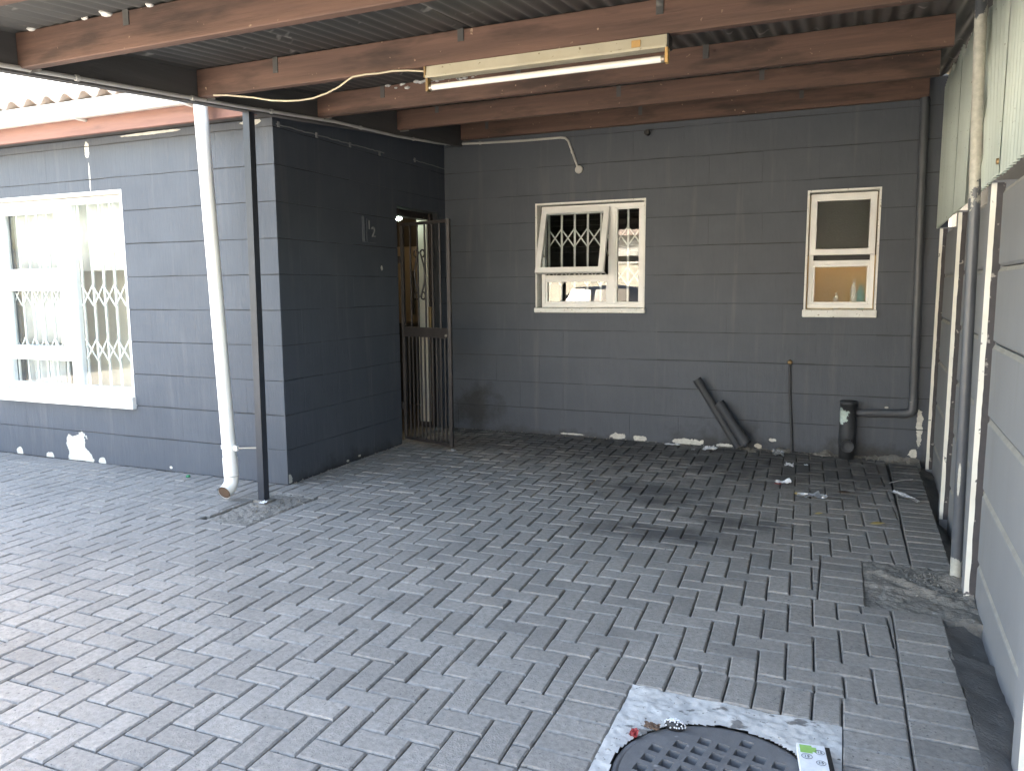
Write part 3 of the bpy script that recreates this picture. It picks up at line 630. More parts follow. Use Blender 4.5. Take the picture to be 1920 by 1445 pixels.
# ------------------------------------------------------------------ security gate, swung out
G0, G1 = Vector((-3.60, 5.955, 0)), Vector((-3.013, 5.757, 0)); gd = (G1 - G0).normalized(); GL = (G1 - G0).length
gate = thing('security_gate', (G0.x, G0.y, .05), 'brown steel security gate standing half open in the doorway', 'gate')
def gp(s, z): return G0 + gd * s + Vector((0, 0, z))
fm = MB()
for s0 in (.014, GL - .014): fm.bar(gp(s0, .05), gp(s0, 1.965), .028, .028)
fm.build('stile', 'gate', gate)
MB().bar(gp(.028, .064), gp(GL - .028, .064), .028, .026).build('rail', 'gate', gate); MB().bar(gp(.028, 1.951), gp(GL - .028, 1.951), .028, .026).build('rail', 'gate', gate)
MB().bar(gp(.028, 1.02), gp(GL - .028, 1.02), .024, .085).build('lock_rail', 'gate', gate)
for k in range(5): s0 = .028 + (GL - .056) * (k + 1) / 6.; MB().bar(gp(s0, 1.0625), gp(s0, 1.938), .012, .012).build('bar', 'gate', gate)
for k in range(10): s0 = .028 + (GL - .056) * (k + 1) / 11.; MB().bar(gp(s0, .077), gp(s0, .9775), .012, .012).build('bar', 'gate', gate)
sc_ = MB(); cs = .245
for sg in (-1, 1):
    pts = []
    for k in range(29):
        t = k / 28; z = 1.335 + .36 * t; off = .015 + .05 * math.sin(math.pi * t); pts.append((cs + sg * off, z))
    top = [(cs + sg * (.04 - .028 * math.cos(a)), 1.695 + .03 * math.sin(a)) for a in [i * .45 for i in range(12)]]
    bot = [(cs + sg * (.04 - .028 * math.cos(a)), 1.335 - .03 * math.sin(a)) for a in [i * .45 for i in range(12)]]
    for q in (pts, top, bot): sc_.tube([gp(a, b) + Vector((.0, -.010, 0)) for a, b in q], .0075, 6)
sc_.build('scroll', 'gate', gate)
MB().lathe([(.012, -.03), (.012, 0), (.007, .004)], gp(GL - .05, 1.0) + Vector((0, 0, 0)), 12, 'y').build('lock_cylinder', 'steel', gate)
for z in (.35, 1.65): MB().bar((XW - .075, 5.96, z), gp(.02, z), .03, .06).build('hinge', 'gate', gate)

# ------------------------------------------------------------------ carport
SLP = .097
ZB = lambda y: 2.375 + SLP * (y - 2.45)
cp = thing('carport', (-3.45, 3.93, 0), 'timber beamed carport roof of corrugated iron over the paved yard', 'carport')
def beam(y, x0, x1, name='beam', m='wood'):
    z = ZB(y); n = 24; vs = []
    for i in range(n + 1):
        x = x0 + (x1 - x0) * i / n; wv = .003 * mnoise.noise(Vector((x * .8, y, 5)))
        for (dy, dz) in ((-.024, .004), (-.020, 0), (.020, 0), (.024, .004), (.024, .146), (.020, .15), (-.020, .15), (-.024, .146)):
            vs.append((x, y + dy + wv, z + dz + (wv * .8 if dz < .1 else 0)))
    fs = [(i * 8 + k, i * 8 + (k + 1) % 8, (i + 1) * 8 + (k + 1) % 8, (i + 1) * 8 + k) for i in range(n) for k in range(8)] + [tuple(range(8)), tuple(n * 8 + k for k in range(7, -1, -1))]
    return MB().add(vs, fs).build(name, m, cp)
BY = [1.75, 2.45, 3.5, 4.6, 5.65, 6.80]
for y in BY:
    b = beam(y, -3.41, .455 + .034 * max(0, (y - 4.5)))
    MB().hexa([(-3.415, y + .0255, ZB(y) - .01), (-3.41, y + .0255, ZB(y) - .01), (-3.41, y + .0255, ZB(y) + .14), (-3.415, y + .0255, ZB(y) + .14), (-3.415, y + .029, ZB(y) - .01), (-3.33, y + .029, ZB(y) - .01), (-3.40, y + .029, ZB(y) + .14), (-3.415, y + .029, ZB(y) + .14)]).build('bracket', 'roof_metal', b)
    for x in (-2.9, -1.75, -.6):
        x += rnd.uniform(-.25, .25)
        MB().box(x - .016, x + .016, y - .0285, y - .0255, ZB(y) + .07 + rnd.uniform(0, .03), ZB(y) + .152).build('strap', 'roof_metal', b)
eb = MB(); e0, e1 = 1.62, 6.83
zz = lambda y: 2.352 + .088 * (y - 2.37)
eb.hexa([(-3.475, e0, zz(e0)), (-3.418, e0, zz(e0)), (-3.418, e1, zz(e1)), (-3.475, e1, zz(e1)), (-3.475, e0, zz(e0) + .17), (-3.418, e0, zz(e0) + .17), (-3.418, e1, zz(e1) + .19), (-3.475, e1, zz(e1) + .19)])
eb.build('eave_beam', 'wood_dark', cp)
al = math.atan(SLP); c0y = 1.62
for k in range(7):
    x0 = -3.612 + k * .608; wid = .684 if k < 6 else .722
    lap = (0, .0016)[k % 2]
    solid(sheet((x0, c0y, ZB(c0y) + .15 + .0092), (1, 0, 0), (0, math.cos(al), math.sin(al)), wid, 6.88 - c0y, .076, .0085, (0, -math.sin(al), math.cos(al)), 8, lap, rows=3).build('roof_sheet', 'roof_metal', cp), .0008)
MB().hexa([(-3.72, y, ZB(y) + .175 + dz) for dz in (0, .004) for y in (4.33, 6.9)][:2] and [(x, y, ZB(y) + .172 + dz) for dz in (0, .004) for x, y in ((-3.74, 4.33), (-3.52, 4.33), (-3.52, 6.95), (-3.74, 6.95))]).build('sun_gap_strip', 'roof_metal', cp)  # strip added over the roof gap to keep sun off the floor
pst = MB(); b0, b1 = Vector((-3.477, 3.93, -.05)), Vector((-3.452, 3.93, zz(3.93) - .001))
pst.bar(b0, b1, .05, .05, (0, 1, 0)); post = pst.build('post', 'post', cp)
MB().box(-3.53, -3.42, 3.885, 3.98, .0, .016, .004).build('base_plate', 'patch', post)
MB().tube([(.551, 4.07, -.04), (.527, 4.07, 1.71), (.507, 4.07, 2.4), (.50, 4.07, ZB(4.07) + .15)], .0245, 20).build('pole', 'pole', cp)
nests = [(-3.30, 2.41), (-2.97, 2.41), (-2.84, 2.41), (-2.6, 2.41)]
for (x, y) in nests:
    bm = bmesh.new(); ns_ = rnd.uniform(.6, 1.25); bmesh.ops.create_icosphere(bm, subdivisions=2, radius=.018 * ns_)
    for v in bm.verts: v.co = Vector((x + rnd.uniform(-.004, .004), y + .01, ZB(y) + .155)) + Vector((v.co.x * 1.5, v.co.y, v.co.z * .7)) * (1 + .5 * mnoise.noise(v.co * 60))
    MB().bm(bm, True).build('foam_plug', 'plaster_white', cp)
mud = MB()
for k in range(26):
    x = rnd.gauss(-2.55, .16); y = 4.575; z = ZB(4.6) + .15 - abs(rnd.gauss(0, .012))
    bm = bmesh.new(); bmesh.ops.create_icosphere(bm, subdivisions=1, radius=rnd.uniform(.008, .02))
    for v in bm.verts: v.co = Vector((v.co.x * 1.6, v.co.y * .4, v.co.z * .7)) * rnd.uniform(.7, 1.2) + Vector((x, y, z))
    mud.bm(bm, True)
mud.build('old_mortar', 'patch_light', cp, kind='stuff')

# ------------------------------------------------------------------ fluorescent lamp with its cable
fx = thing('fluorescent_lamp', (-1.335, 3.5, ZB(3.5)), 'yellowed fluorescent batten lamp with bare tube under a roof beam', 'lamp')
lz = ZB(3.5) - .002
MB().hexa([(-1.93, 3.462, lz - .052), (-.745, 3.462, lz - .052), (-.745, 3.538, lz - .052), (-1.93, 3.538, lz - .052), (-1.93, 3.472, lz), (-.745, 3.472, lz), (-.745, 3.528, lz), (-1.93, 3.528, lz)]).build('housing', 'fixture', fx)
MB().box(-1.93, -.745, 3.456, 3.4615, lz - .058, lz - .046, .001).build('housing_lip', 'fixture', fx)
MB().tube([(-1.905, 3.485, lz - .098), (-.772, 3.485, lz - .098)], .0145, 20).build('tube', 'tube', fx)
for x, m in ((-1.93, 'brass'), (-.748, 'orange')):
    MB().box(x - .006, x + .008, 3.468, 3.502, lz - .118, lz - .0525, .003).build('end_holder', m, fx)
for x0, x1 in ((-1.92, -1.905), (-.772, -.757)): MB().tube([(x0, 3.485, lz - .098), (x1, 3.485, lz - .098)], .0148, 16).build('end_cap', 'steel', fx)
MB().box(-1.941, -1.9305, 3.46, 3.54, lz - .054, lz + .0, .002).build('end_plate', 'brass', fx)
MB().box(-.744, -.735, 3.46, 3.54, lz - .054, lz + .0, .002).build('end_plate', 'black', fx)
MB().box(-.90, -.86, 3.4615, 3.468, lz - .042, lz - .012, .001).build('sticker', 'orange', fx)
cab = [(-3.28, 3.462, 2.473), (-3.18, 3.462, 2.462), (-3.0, 3.462, 2.432), (-2.88, 3.462, 2.405), (-2.784, 3.462, 2.393), (-2.70, 3.462, 2.387), (-2.61, 3.462, 2.389), (-2.52, 3.462, 2.405), (-2.439, 3.462, 2.43), (-2.39, 3.462, 2.455), (-2.355, 3.462, 2.470), (-2.28, 3.462, 2.473), (-2.2, 3.462, 2.470), (-2.116, 3.462, 2.472), (-2.03, 3.468, 2.466), (-1.945, 3.49, 2.458)]
MB().tube(cab, .0045, 8).build('lamp_cable', 'cable', label='loose cream cable drooping along beam to the fluorescent lamp', cat='cable')

# ------------------------------------------------------------------ conduit round the walls
cnd = thing('conduit', (-3.405, 3.9, 2.5), 'thin pale conduit along eave beam and walls ending in a round box', 'conduit')
cpts = [(-3.404, 1.65, zz(1.65) + .02), (-3.404, 2.36, zz(2.36) + .018), (-3.404, 3.06, zz(3.06) + .018), (-3.404, 3.8, zz(3.8) + .016), (-3.404, 4.76, 2.585), (-3.41, 5.59, 2.63), (-3.43, 6.36, 2.70), (-3.46, 6.70, 2.745), (-3.50, 6.80, 2.765), (-3.42, YB - .018, 2.768), (-3.1, YB - .018, 2.757), (-2.795, YB - .018, 2.748), (-2.42, YB - .018, 2.747), (-2.375, YB - .018, 2.738), (-2.345, YB - .018, 2.712), (-2.25, YB - .018, 2.46)]
MB().tube(cpts, .0105, 12).build('pipe', 'conduit', cnd)
for i, t in ((1, .5), (2, .5), (3, .3), (4, .4), (5, .4), (6, .5), (9, .6), (14, .4)):
    a = Vector(cpts[i]).lerp(Vector(cpts[i + 1]), t); d = (Vector(cpts[i + 1]) - Vector(cpts[i])).normalized()
    MB().tube([a - d * .01, a + d * .01], .0145, 10).build('saddle', 'conduit', cnd)
MB().lathe([(.036, 0.), (.036, -.022), (.03, -.028)], (-2.243, YB - .005, 2.452), 24, 'y').build('round_box', 'conduit', cnd)
# dead strip of an old cable on the side wall
for (a, b, lb) in (((4.39, 2.519), (5.749, 2.535), 'long broken remnant of an old cable on the dark side wall'), ((6.237, 2.549), (6.825, 2.549), 'short remnant of an old cable above the doorway')):
    n = 40; pts = [(XW + .008, a[0] + (b[0] - a[0]) * i / n, a[1] + (b[1] - a[1]) * i / n + rnd.uniform(-.003, .003)) for i in range(n + 1)]
    t = thing('old_cable', (XW, a[0], a[1]), lb, 'cable', 'old cable remnants'); MB().tube(pts, .004, 6).build('strand', 'concrete', t)
    for k in range(4 if b[0] < 6 else 1):
        y = a[0] + (b[0] - a[0]) * (k * .31 if b[0] < 6 else .0) + .01; MB().box(XW + .0055, XW + .016, y, y + .022, a[1] - .018, a[1] + .02, .003).build('clip', 'concrete', t)
MB().tube([(-1.62, YB + .0, 2.722), (-1.62, YB - .05, 2.722)], .024, 14, caps=False).tube([(-1.62, YB - .0, 2.722), (-1.62, YB - .048, 2.722)], .020, 14).build('pipe_stub', 'black', label='short black pipe stub high on the back wall', cat='pipe')

# ------------------------------------------------------------------ downpipes and drains
dp = thing('downpipe', (-3.70, 3.88, .02), 'leaning white plastic downpipe with elbow at the carport corner', 'downpipe')
D0, D1 = Vector((-3.965, 4.06, 2.64)), Vector((-3.715, 3.90, .16))
MB().tube([D0, D1], .045, 24).build('pipe', 'white_pipe', dp)
MB().tube([D1 + (D0 - D1) * .05, D1], .0485, 24).tube([D1, D1 + Vector((.0, -.002, -.035)), D1 + Vector((.002, -.016, -.06)), D1 + Vector((.004, -.045, -.082)), D1 + Vector((.006, -.08, -.095))], .047, 24, caps=False).build('elbow', 'white_pipe', dp)
MB().tube([D1 + Vector((.002, -.016, -.06)), D1 + Vector((.004, -.045, -.082)), D1 + Vector((.006, -.079, -.0945))], .043, 24, caps=True).build('elbow_mouth', 'brown', dp)
cl = D1 + (D0 - D1) * .075; cl2 = D1 + (D0 - D1) * .085
MB().tube([cl, cl2], .0505, 24).build('clamp', 'white_pvc', dp); MB().box(cl.x + .045, cl.x + .075, cl.y - .012, cl.y + .012, cl.z - .012, cl.z + .02, .002).build('clamp_lug', 'white_pvc', dp)
MB().tube([cl + Vector((.06, 0, .004)), (-3.46, 3.925, cl.z + .02)], .005, 8).build('clamp_rod', 'steel', dp)

vp = thing('waste_pipe', (.08, 6.72, 0), 'dark grey waste pipe stack with side branch in the back corner', 'pipe')
MB().tube([(.508, 6.795, 2.80), (.52, 6.795, 2.0), (.538, 6.795, 1.0), (.547, 6.795, .45), (.545, 6.795, .415), (.532, 6.795, .392), (.505, 6.795, .384), (.12, 6.78, .372)], .032, 20).build('branch_pipe', 'grey_pipe', vp)
MB().tube([(.548, 6.795, .50), (.546, 6.795, .425), (.532, 6.795, .397), (.50, 6.795, .384), (.45, 6.794, .382)], .036, 20).build('bend', 'grey_pipe', vp)
MB().lathe([(.058, -.03), (.058, .10), (.064, .10), (.064, .22), (.061, .23), (.061, .44), (.066, .44), (.066, .47), (.05, .472)], (.08, 6.75, 0), 24).build('gully_stack', 'gully_pipe', vp)
MB().lathe([(.052, 0), (.052, -.05), (.046, -.056), (.046, -.05), (.02, -.046)], (.085, 6.69, .115), 20, 'y').build('access_cap', 'gully_pipe', vp)
for z in (1.0,): MB().tube([(.538, 6.795, z - .012), (.538, 6.795, z + .012)], .036, 16).build('pipe_clip', 'grey_pipe', vp)
tp = thing('water_pipe', (-.35, 6.82, 0), 'thin dark water pipe capped with brass low on the back wall', 'pipe')
MB().tube([(-.384, YB - .018, .75), (-.375, YB - .018, .5), (-.352, YB - .019, .2), (-.34, YB - .02, -.02)], .0115, 10).build('pipe', 'gully_pipe', tp)
MB().lathe([(.02, 0.), (.02, -.022), (.012, -.032)], (-.385, YB - .006, .763), 14, 'y').build('brass_cap', 'brass', tp)
for (a, b, r, nm, lb) in (((-1.135, 6.74, .60), (-.77, 6.72, .03), .034, 'old_pipe', 'longer of two broken dark pipes leaning at the back wall'), ((-.945, 6.745, .40), (-.70, 6.67, .07), .043, 'old_pipe', 'shorter thicker broken dark pipe beside the longer leaning one')):
    t = thing(nm, b, lb, 'pipe', 'broken leaning pipes'); a = Vector(a); b = Vector(b); d = (b - a).normalized()
    MB().tube([a, b], r, 20, caps=False).build('pipe', 'gully_pipe', t)
    MB().tube([a + d * .012, b - d * .012], r * .86, 20, caps=True).build('bore', 'black', t)
    MB().tube([a + d * .0, a + d * .07], r * 1.12, 20, caps=False).build('socket', 'gully_pipe', t)
    if r > .04:
        MB().tube([b - d * .06, b], r * 1.15, 20, caps=False).build('socket', 'gully_pipe', t)
        MB().tube([b - d * .03, b + Vector((.0, -.03, -.015))], .018, 14, caps=False).tube([b - d * .03, b + Vector((0, -.026, -.012))], .0145, 14).build('inner_pipe', 'grey_pipe', t)
    else:
        MB().tube([a + d * .36, a + d * .38], r * 1.1, 20, caps=False).build('collar', 'gully_pipe', t)

# ------------------------------------------------------------------ precast fence on the right with iron sheets above it
fence = thing('concrete_fence', (XP(4), 4, -.1), 'grey precast concrete panel fence with white edged posts', 'fence')
def fp(y, off, z): return Vector((XP(y) + off, y, z))
PY = [-3.4, -1.95, -.48, .99, 2.46, 3.93, 5.38, 6.83]
for i, y in enumerate(PY):
    mb = MB(); y0, y1 = y - .055, y + .055; zt = 1.83
    q = lambda a, b, c, d, z0, z1: [fp(yy, oo, z) for z in (z0, z1) for yy, oo in ((a, c), (b, c), (b, d), (a, d))]
    p = MB().hexa(q(y0 + .001, y1, 0, .14, -.2, zt)).build('post', 'concrete', fence)
    nz = 60; vs = []
    for k in range(nz + 1):
        z = -.05 + (zt + .04) * k / nz; wv = .0025 * mnoise.noise(Vector((z * 9, y, 1))) + .0022 * mnoise.noise(Vector((z * 30, y, 4)))
        vs += [fp(y0, -.001, z), fp(y0, .020 + wv, z), fp(y0, .052, z)]
    MB().add(vs, [(3 * k, 3 * k + 1, 3 * k + 4, 3 * k + 3) for k in range(nz)]).build('white_edge', 'fence_white', p)
    MB().add(vs, [(3 * k + 1, 3 * k + 2, 3 * k + 5, 3 * k + 4) for k in range(nz)]).build('dark_edge', 'fence_dark', p)
JZ = [-.17, .155, .483, .811, 1.139, 1.467, 1.795]
for i in range(len(PY) - 1):
    a, b = PY[i] + .05, PY[i + 1] - .05
    for k in range(6):
        z0, z1 = JZ[k] + .004, JZ[k + 1] - .001; ins = .012
        lean = .006 * rnd.uniform(-1, 1)
        s = [(z0, ins), (z0 + .012, 0), (z1 - .02, 0), (z1, ins)]
        vs = []
        for y in (a, b):
            for (z, o) in s: vs.append(fp(y, .045 + o + lean * (z - z0), z))
            vs.append(fp(y, .095, z1)); vs.append(fp(y, .095, z0))
        pn = MB().add(vs, [(j, (j + 1) % 6, 6 + (j + 1) % 6, 6 + j) for j in range(6)] + [(0, 1, 2, 3, 4, 5), (11, 10, 9, 8, 7, 6)]).build('panel', 'concrete', fence)
        vs = [fp(y, o, z) for y in (a, b) for (o, z) in ((.0448 + .0 + lean * (z1 - .02 - z0), z1 - .021), (.0548 + lean * (z1 - z0), z1 - .0005))]
        MB().add(vs, [(0, 1, 3, 2)]).build('chamfer', 'concrete_edge', pn)
dirf = Vector((.0345, 1, 0)).normalized(); nf = Vector((-1, .0345, 0)).normalized()
def iron(y0, y1, z0, ztop, off, lab, shift):
    c = fp(y0, off, z0); t = thing('corrugated_screen', (c.x, (y0 + y1) / 2, z0), lab, 'screen', 'corrugated screens above the fence')
    tot = y1 - y0; n = max(1, round(tot / .62)); wd = tot / n
    for k in range(n):
        ys = y0 + wd * k
        solid(sheet(fp(ys, off, z0 + rnd.uniform(-.006, .006)), dirf, (0, 0, 1), wd + .03, ZB(ys) + .135 - z0, .076, .0085, nf, 8, .002 * (k % 2), rows=1, top_shift=shift if k == n - 1 else 0).build('sheet', 'pale_iron', t), .0008)
    return t
t1 = iron(1.6, 4.09, 1.805, 2.72, -.016, 'near pale green corrugated iron screen above the grey fence', .55)
t2 = iron(4.72, 6.82, 1.82, 2.93, -.016, 'far pale green corrugated iron screen above the grey fence beside the back wall', 0)
MB().lathe([(.012, 0), (.012, .01), (.006, .02)], fp(3.52, -.03, 1.86), 12, 'x').build('bolt', 'brass', t1)
for y0, y1, z0 in ((1.65, 4.05, 1.80), (4.8, 6.8, 1.83)): MB().hexa([fp(y, o, z) for z in (z0 + .25, z0 + .29) for y, o in ((y0, .0), (y1, .0), (y1, .04), (y0, .04))]).build('batten', 'wood_dark', t1 if y0 < 2 else t2)

# ------------------------------------------------------------------ manhole cover
mc = thing('manhole_cover', (HC[0], HC[1], -.02), 'round cast iron manhole cover with square pockets set in pale mortar', 'manhole cover')
MB().lathe([(.286, -.03), (.286, -.012), (.302, -.012), (.302, -.045)], (*HC, 0), 64).build('ring', 'iron', mc)
A = Vector((.0557, -.0103)); B = Vector((.0103, .0557)); cov = MB(); pit = MB(); RC = .281
ngrid = 7; org2 = Vector(HC) + Vector((.012, .006)); hs = .32
zt = -.006; zbm = -.05
ringpts = 96
bm = bmesh.new()
def inside(p): return (p - Vector(HC)).length < RC - .026
pockets = [(i, j) for i in range(-6, 7) for j in range(-6, 7) if all(inside(org2 + A * (i + a) + B * (j + b)) for a in (-hs, hs) for b in (-hs, hs))]
# plate built as grid cells with pocket insets, and a rim strip closing the circle
def pt(u, v, z): q = org2 + A * u + B * v; return (q.x, q.y, z)
for i in range(-6, 7):
    for j in range(-6, 7):
        cs_ = [(i + a, j + b) for a, b in ((-.5, -.5), (.5, -.5), (.5, .5), (-.5, .5))]
        ins = [(org2 + A * u + B * v - Vector(HC)).length < RC for u, v in cs_]
        if (i, j) in pockets:
            o = [pt(u, v, zt) for u, v in cs_]; h = [pt(i + a, j + b, zt) for a, b in ((-hs, -hs), (hs, -hs), (hs, hs), (-hs, hs))]; d = [pt(i + a * .88, j + b * .88, zbm) for a, b in ((-hs, -hs), (hs, -hs), (hs, hs), (-hs, hs))]
            cov.add(o + h + d, [(k, (k + 1) % 4, 4 + (k + 1) % 4, 4 + k) for k in range(4)] + [(4 + k, 4 + (k + 1) % 4, 8 + (k + 1) % 4, 8 + k) for k in range(4)])
            MB().add([(x, y, z + .0006) for x, y, z in d], [(0, 1, 2, 3)]).build('pocket_shade', 'iron_pit', mc)
        elif any(ins):
            poly = [org2 + A * u + B * v for u, v in cs_]
            for k in range(48):
                a = 2 * math.pi * k / 48; n_ = Vector((math.cos(a), math.sin(a))); poly = clip(poly, n_, n_.dot(Vector(HC)) + RC)
                if len(poly) < 3: break
            if len(poly) > 2: cov.add([(p.x, p.y, zt) for p in poly], [tuple(range(len(poly)))])
cov.lathe([(RC, -.03), (RC, zt - .002), (RC - .004, zt - .0015)], (*HC, 0), 48)
cov.f.pop(); cov.sm.pop()
me = bpy.data.meshes.new('cover'); o_ = Vector(mc.location); me.from_pydata([Vector(v) - o_ for v in cov.v], [], cov.f); me.update(); link('cover', me, 'iron', mc)
bm.free()
# ------------------------------------------------------------------ litter
def crumple(name, loc, size, m, label, cat, seed=0, flat=.5, group='scraps of litter on the pavers', rot=0., z0=.0):
    bm = bmesh.new(); bmesh.ops.create_grid(bm, x_segments=9, y_segments=9, size=.5); rr = random.Random(seed)
    for v in bm.verts:
        p = v.co.copy(); n1 = mnoise.noise_vector(Vector((p.x * 3.1, p.y * 3.1, seed * 1.7)))
        e = 1 - .35 * abs(mnoise.noise(Vector((math.atan2(p.y, p.x) * 1.5, seed, 0))))
        v.co = Vector(((p.x * e + n1.x * .12) * size[0], (p.y * e + n1.y * .12) * size[1], (abs(n1.z) + abs(mnoise.noise(Vector((p.x * 7, p.y * 7, seed)))) * .5) * flat * min(size)))
    zmin = min(v.co.z for v in bm.verts); ca, sa = math.cos(rot), math.sin(rot)
    for v in bm.verts: v.co = Vector((v.co.x * ca - v.co.y * sa + loc[0], v.co.x * sa + v.co.y * ca + loc[1], v.co.z - zmin + .003 + z0))
    t = thing(name, (loc[0], loc[1], z0), label, cat, group)
    o = MB().bm(bm).build('scrap', m, t); solid(o, .0008); return t
crumple('paper_scrap', (-1.34, 6.76), (.14, .05), 'paper', 'flat white paper strip beside the wall foot left of the broken pipes', 'litter', 1, .3)
crumple('tissue', (-1.0, 6.66), (.11, .09), 'paper', 'crumpled white tissue in front of the leaning pipes', 'litter', 2, .6)
crumple('plastic_wrapper', (-.44, 6.64), (.10, .08), 'foil', 'bluish crumpled wrapper below the thin water pipe', 'litter', 3, .9)
crumple('paper_scrap', (-.33, 6.27), (.06, .07), 'paper', 'small white paper scrap near the back of the pavers', 'litter', 4, .6)
crumple('paper_scrap', (-.21, 6.33), (.03, .03), 'paper', 'tiny white paper scrap right of the larger scrap near the back', 'litter', 5, .6)
t = crumple('sweet_wrapper', (-.335, 5.69), (.11, .06), 'paper', 'white sweet wrapper with a red edge on the pavers', 'litter', 6, .6)
crumple('x', (-.37, 5.65), (.045, .02), 'red', None, None, 7, .4, None); bpy.data.objects['x'].name = 'red_edge_root'
x_ = bpy.data.objects['red_edge_root']; ch_ = x_.children[0]; ch_.parent = t; ch_.name = 'red_edge'; ch_.location = Vector((-.37, 5.65, 0)) - Vector((-.335, 5.69, 0)); bpy.data.objects.remove(x_)
t = crumple('snack_packet', (-.14, 5.36), (.19, .07), 'foil', 'crushed black and silver snack packet in the middle of the pavers', 'litter', 8, .8, rot=.25)
for (dx, sx, m, nm, sd) in ((-.05, .07, 'paper', 'white_print', 9), (-.08, .035, 'leaf', 'yellow_print', 10)):
    k = crumple('y', (-.14 + dx, 5.33), (sx, .03), m, None, None, sd, .5, None, z0=.022); c = k.children[0]; c.parent = t; c.name = nm; c.location = Vector((dx, -.03, .022)); bpy.data.objects.remove(k)
t = crumple('torn_packet', (.44, 5.58), (.05, .26), 'foil', 'long torn black and white packet near the fence foot', 'litter', 11, .5, rot=.55)
k = crumple('y', (.43, 5.6), (.03, .2), 'paper', None, None, 12, .4, None, rot=.55, z0=.01); c = k.children[0]; c.parent = t; c.name = 'white_print'; c.location = Vector((-.01, .02, .01)); bpy.data.objects.remove(k)
crumple('foil_scrap', (-3.03, 5.79), (.035, .035), 'foil', 'small silver scrap below the free end of the gate', 'litter', 13, .9)
crumple('paper_scrap', (-3.42, 3.86), (.045, .035), 'paper', 'white paper scrap on rough concrete beside the dark post', 'litter', 14, .6, z0=.012)
crumple('paper_scrap', (-1.13, 6.6), (.03, .03), 'foil', 'tiny grey scrap left of the crumpled tissue', 'litter', 15, .6)
crumple('red_scrap', (-.545, 2.23), (.028, .045), 'red', 'red plastic scrap on the pale mortar beside the manhole cover', 'litter', 16, .4)
crumple('brown_clump', (-.50, 2.285), (.05, .035), 'brown', 'brown leaf clump at the rim of the manhole cover', 'litter', 17, .6)
def leafy(loc, s, rot, m, label, name='fallen_leaf'):
    vs = []; n = 8
    for i in range(n + 1):
        t = i / n; wd = .3 * math.sin(math.pi * min(1, t * 1.05)) ** .8
        for q in (-1, 0, 1): vs.append((t - .5, q * wd, .12 * t * t + .1 * abs(q) * wd * 2))
    ca, sa = math.cos(rot), math.sin(rot)
    vs = [((x * ca - y * sa) * s + loc[0], (x * sa + y * ca) * s + loc[1], z * s + .004) for x, y, z in vs]
    t = thing(name, (loc[0], loc[1], 0), label, 'leaf', 'fallen leaves'); solid(MB().add(vs, [(3 * i + k, 3 * i + k + 1, 3 * i + 4 + k, 3 * i + 3 + k) for i in range(n) for k in (0, 1)], True).build('blade', m, t), .0006)
leafy((.244, 4.88), .08, .1, 'leaf', 'larger yellow leaf on the pavers near the fence'); leafy((-.08, 4.975), .05, .3, 'leaf', 'smaller yellow leaf on the pavers near the middle'); leafy((.06, 5.55), .10, -.3, 'brown', 'curled brown leaf beside the crushed snack packet')
MB().tube([(.36, 5.95, .008), (.42, 6.02, .012), (.52, 6.12, .008)], .003, 6).build('twig', 'patch_light', label='thin pale twig on the edging pavers near the back', cat='twig')
MB().lathe([(.016, 0), (.016, .012), (.012, .016)], (-4.47, 4.25, .002), 16).build('cap_of_bottle', 'green', label='green bottle cap on the pavers at the front wall', cat='bottle cap')
cone = MB(); rr = random.Random(5)
for k in range(90):
    a, b = rr.uniform(0, 6.28), rr.uniform(0, 1.5); r = .026; c = Vector((-.435 + r * 1.3 * math.cos(a) * math.cos(b), 2.318 + r * .8 * math.sin(a) * math.cos(b), .006 + r * .8 * math.sin(b)))
    bm = bmesh.new(); bmesh.ops.create_icosphere(bm, subdivisions=1, radius=.0032)
    for v in bm.verts: v.co += c
    cone.bm(bm, True)
bm = bmesh.new(); bmesh.ops.create_icosphere(bm, subdivisions=2, radius=1)
for v in bm.verts: v.co = Vector((-.435 + v.co.x * .033, 2.318 + v.co.y * .02, .006 + v.co.z * .02))
t = thing('foil_ball', (-.435, 2.318, 0), 'speckled black and white ball at the edge of the manhole cover', 'litter'); MB().bm(bm, True).build('core', 'black', t); cone.build('dots', 'paper', t)
# carton at the lower edge of the picture
ct = thing('small_carton', (.0, 2.22, 0), 'small white carton with green print and black edge beside the manhole cover', 'carton')
CR = R(8)
def cq(u, v, z): return Vector((-.012 + u * math.cos(CR) - v * math.sin(CR), 2.225 + u * math.sin(CR) + v * math.cos(CR), z))
def cbox(u0, u1, v0, v1, z0, z1): return MB().hexa([cq(u, v, z) for z in (z0, z1) for u, v in ((u0, v0), (u1, v0), (u1, v1), (u0, v1))])
cbox(-.045, .033, -.105, .105, .008, .032).build('box', 'paper', ct); cbox(.0335, .047, -.06, .102, .008, .031).build('edge', 'black', ct)
cbox(.0335, .047, -.105, -.0605, .008, .031).build('edge', 'paper', ct)
gp_ = cbox(-.038, -.004, .058, .098, .0322, .0326)
gp_.build('green_print', 'green_print', ct); cbox(-.004, .008, .066, .09, .0322, .0325).build('green_print', 'green_print', ct)
ink = MB()
for (u, v, ru, rv) in ((.016, .068, .013, .011), (-.022, .040, .015, .012), (.014, .015, .013, .011)):
    ink.tube([cq(u + ru * math.cos(a), v + rv * math.sin(a), .0326) for a in [i * 2 * math.pi / 24 for i in range(24)]], .0006, 5, closed=True)
    text_on(ink, '15', .016, .0003, cq(u, v, .0326), cq(1, 0, 0) - cq(0, 0, 0), cq(0, 1, 0) - cq(0, 0, 0))
ink.build('print', 'ink', ct)
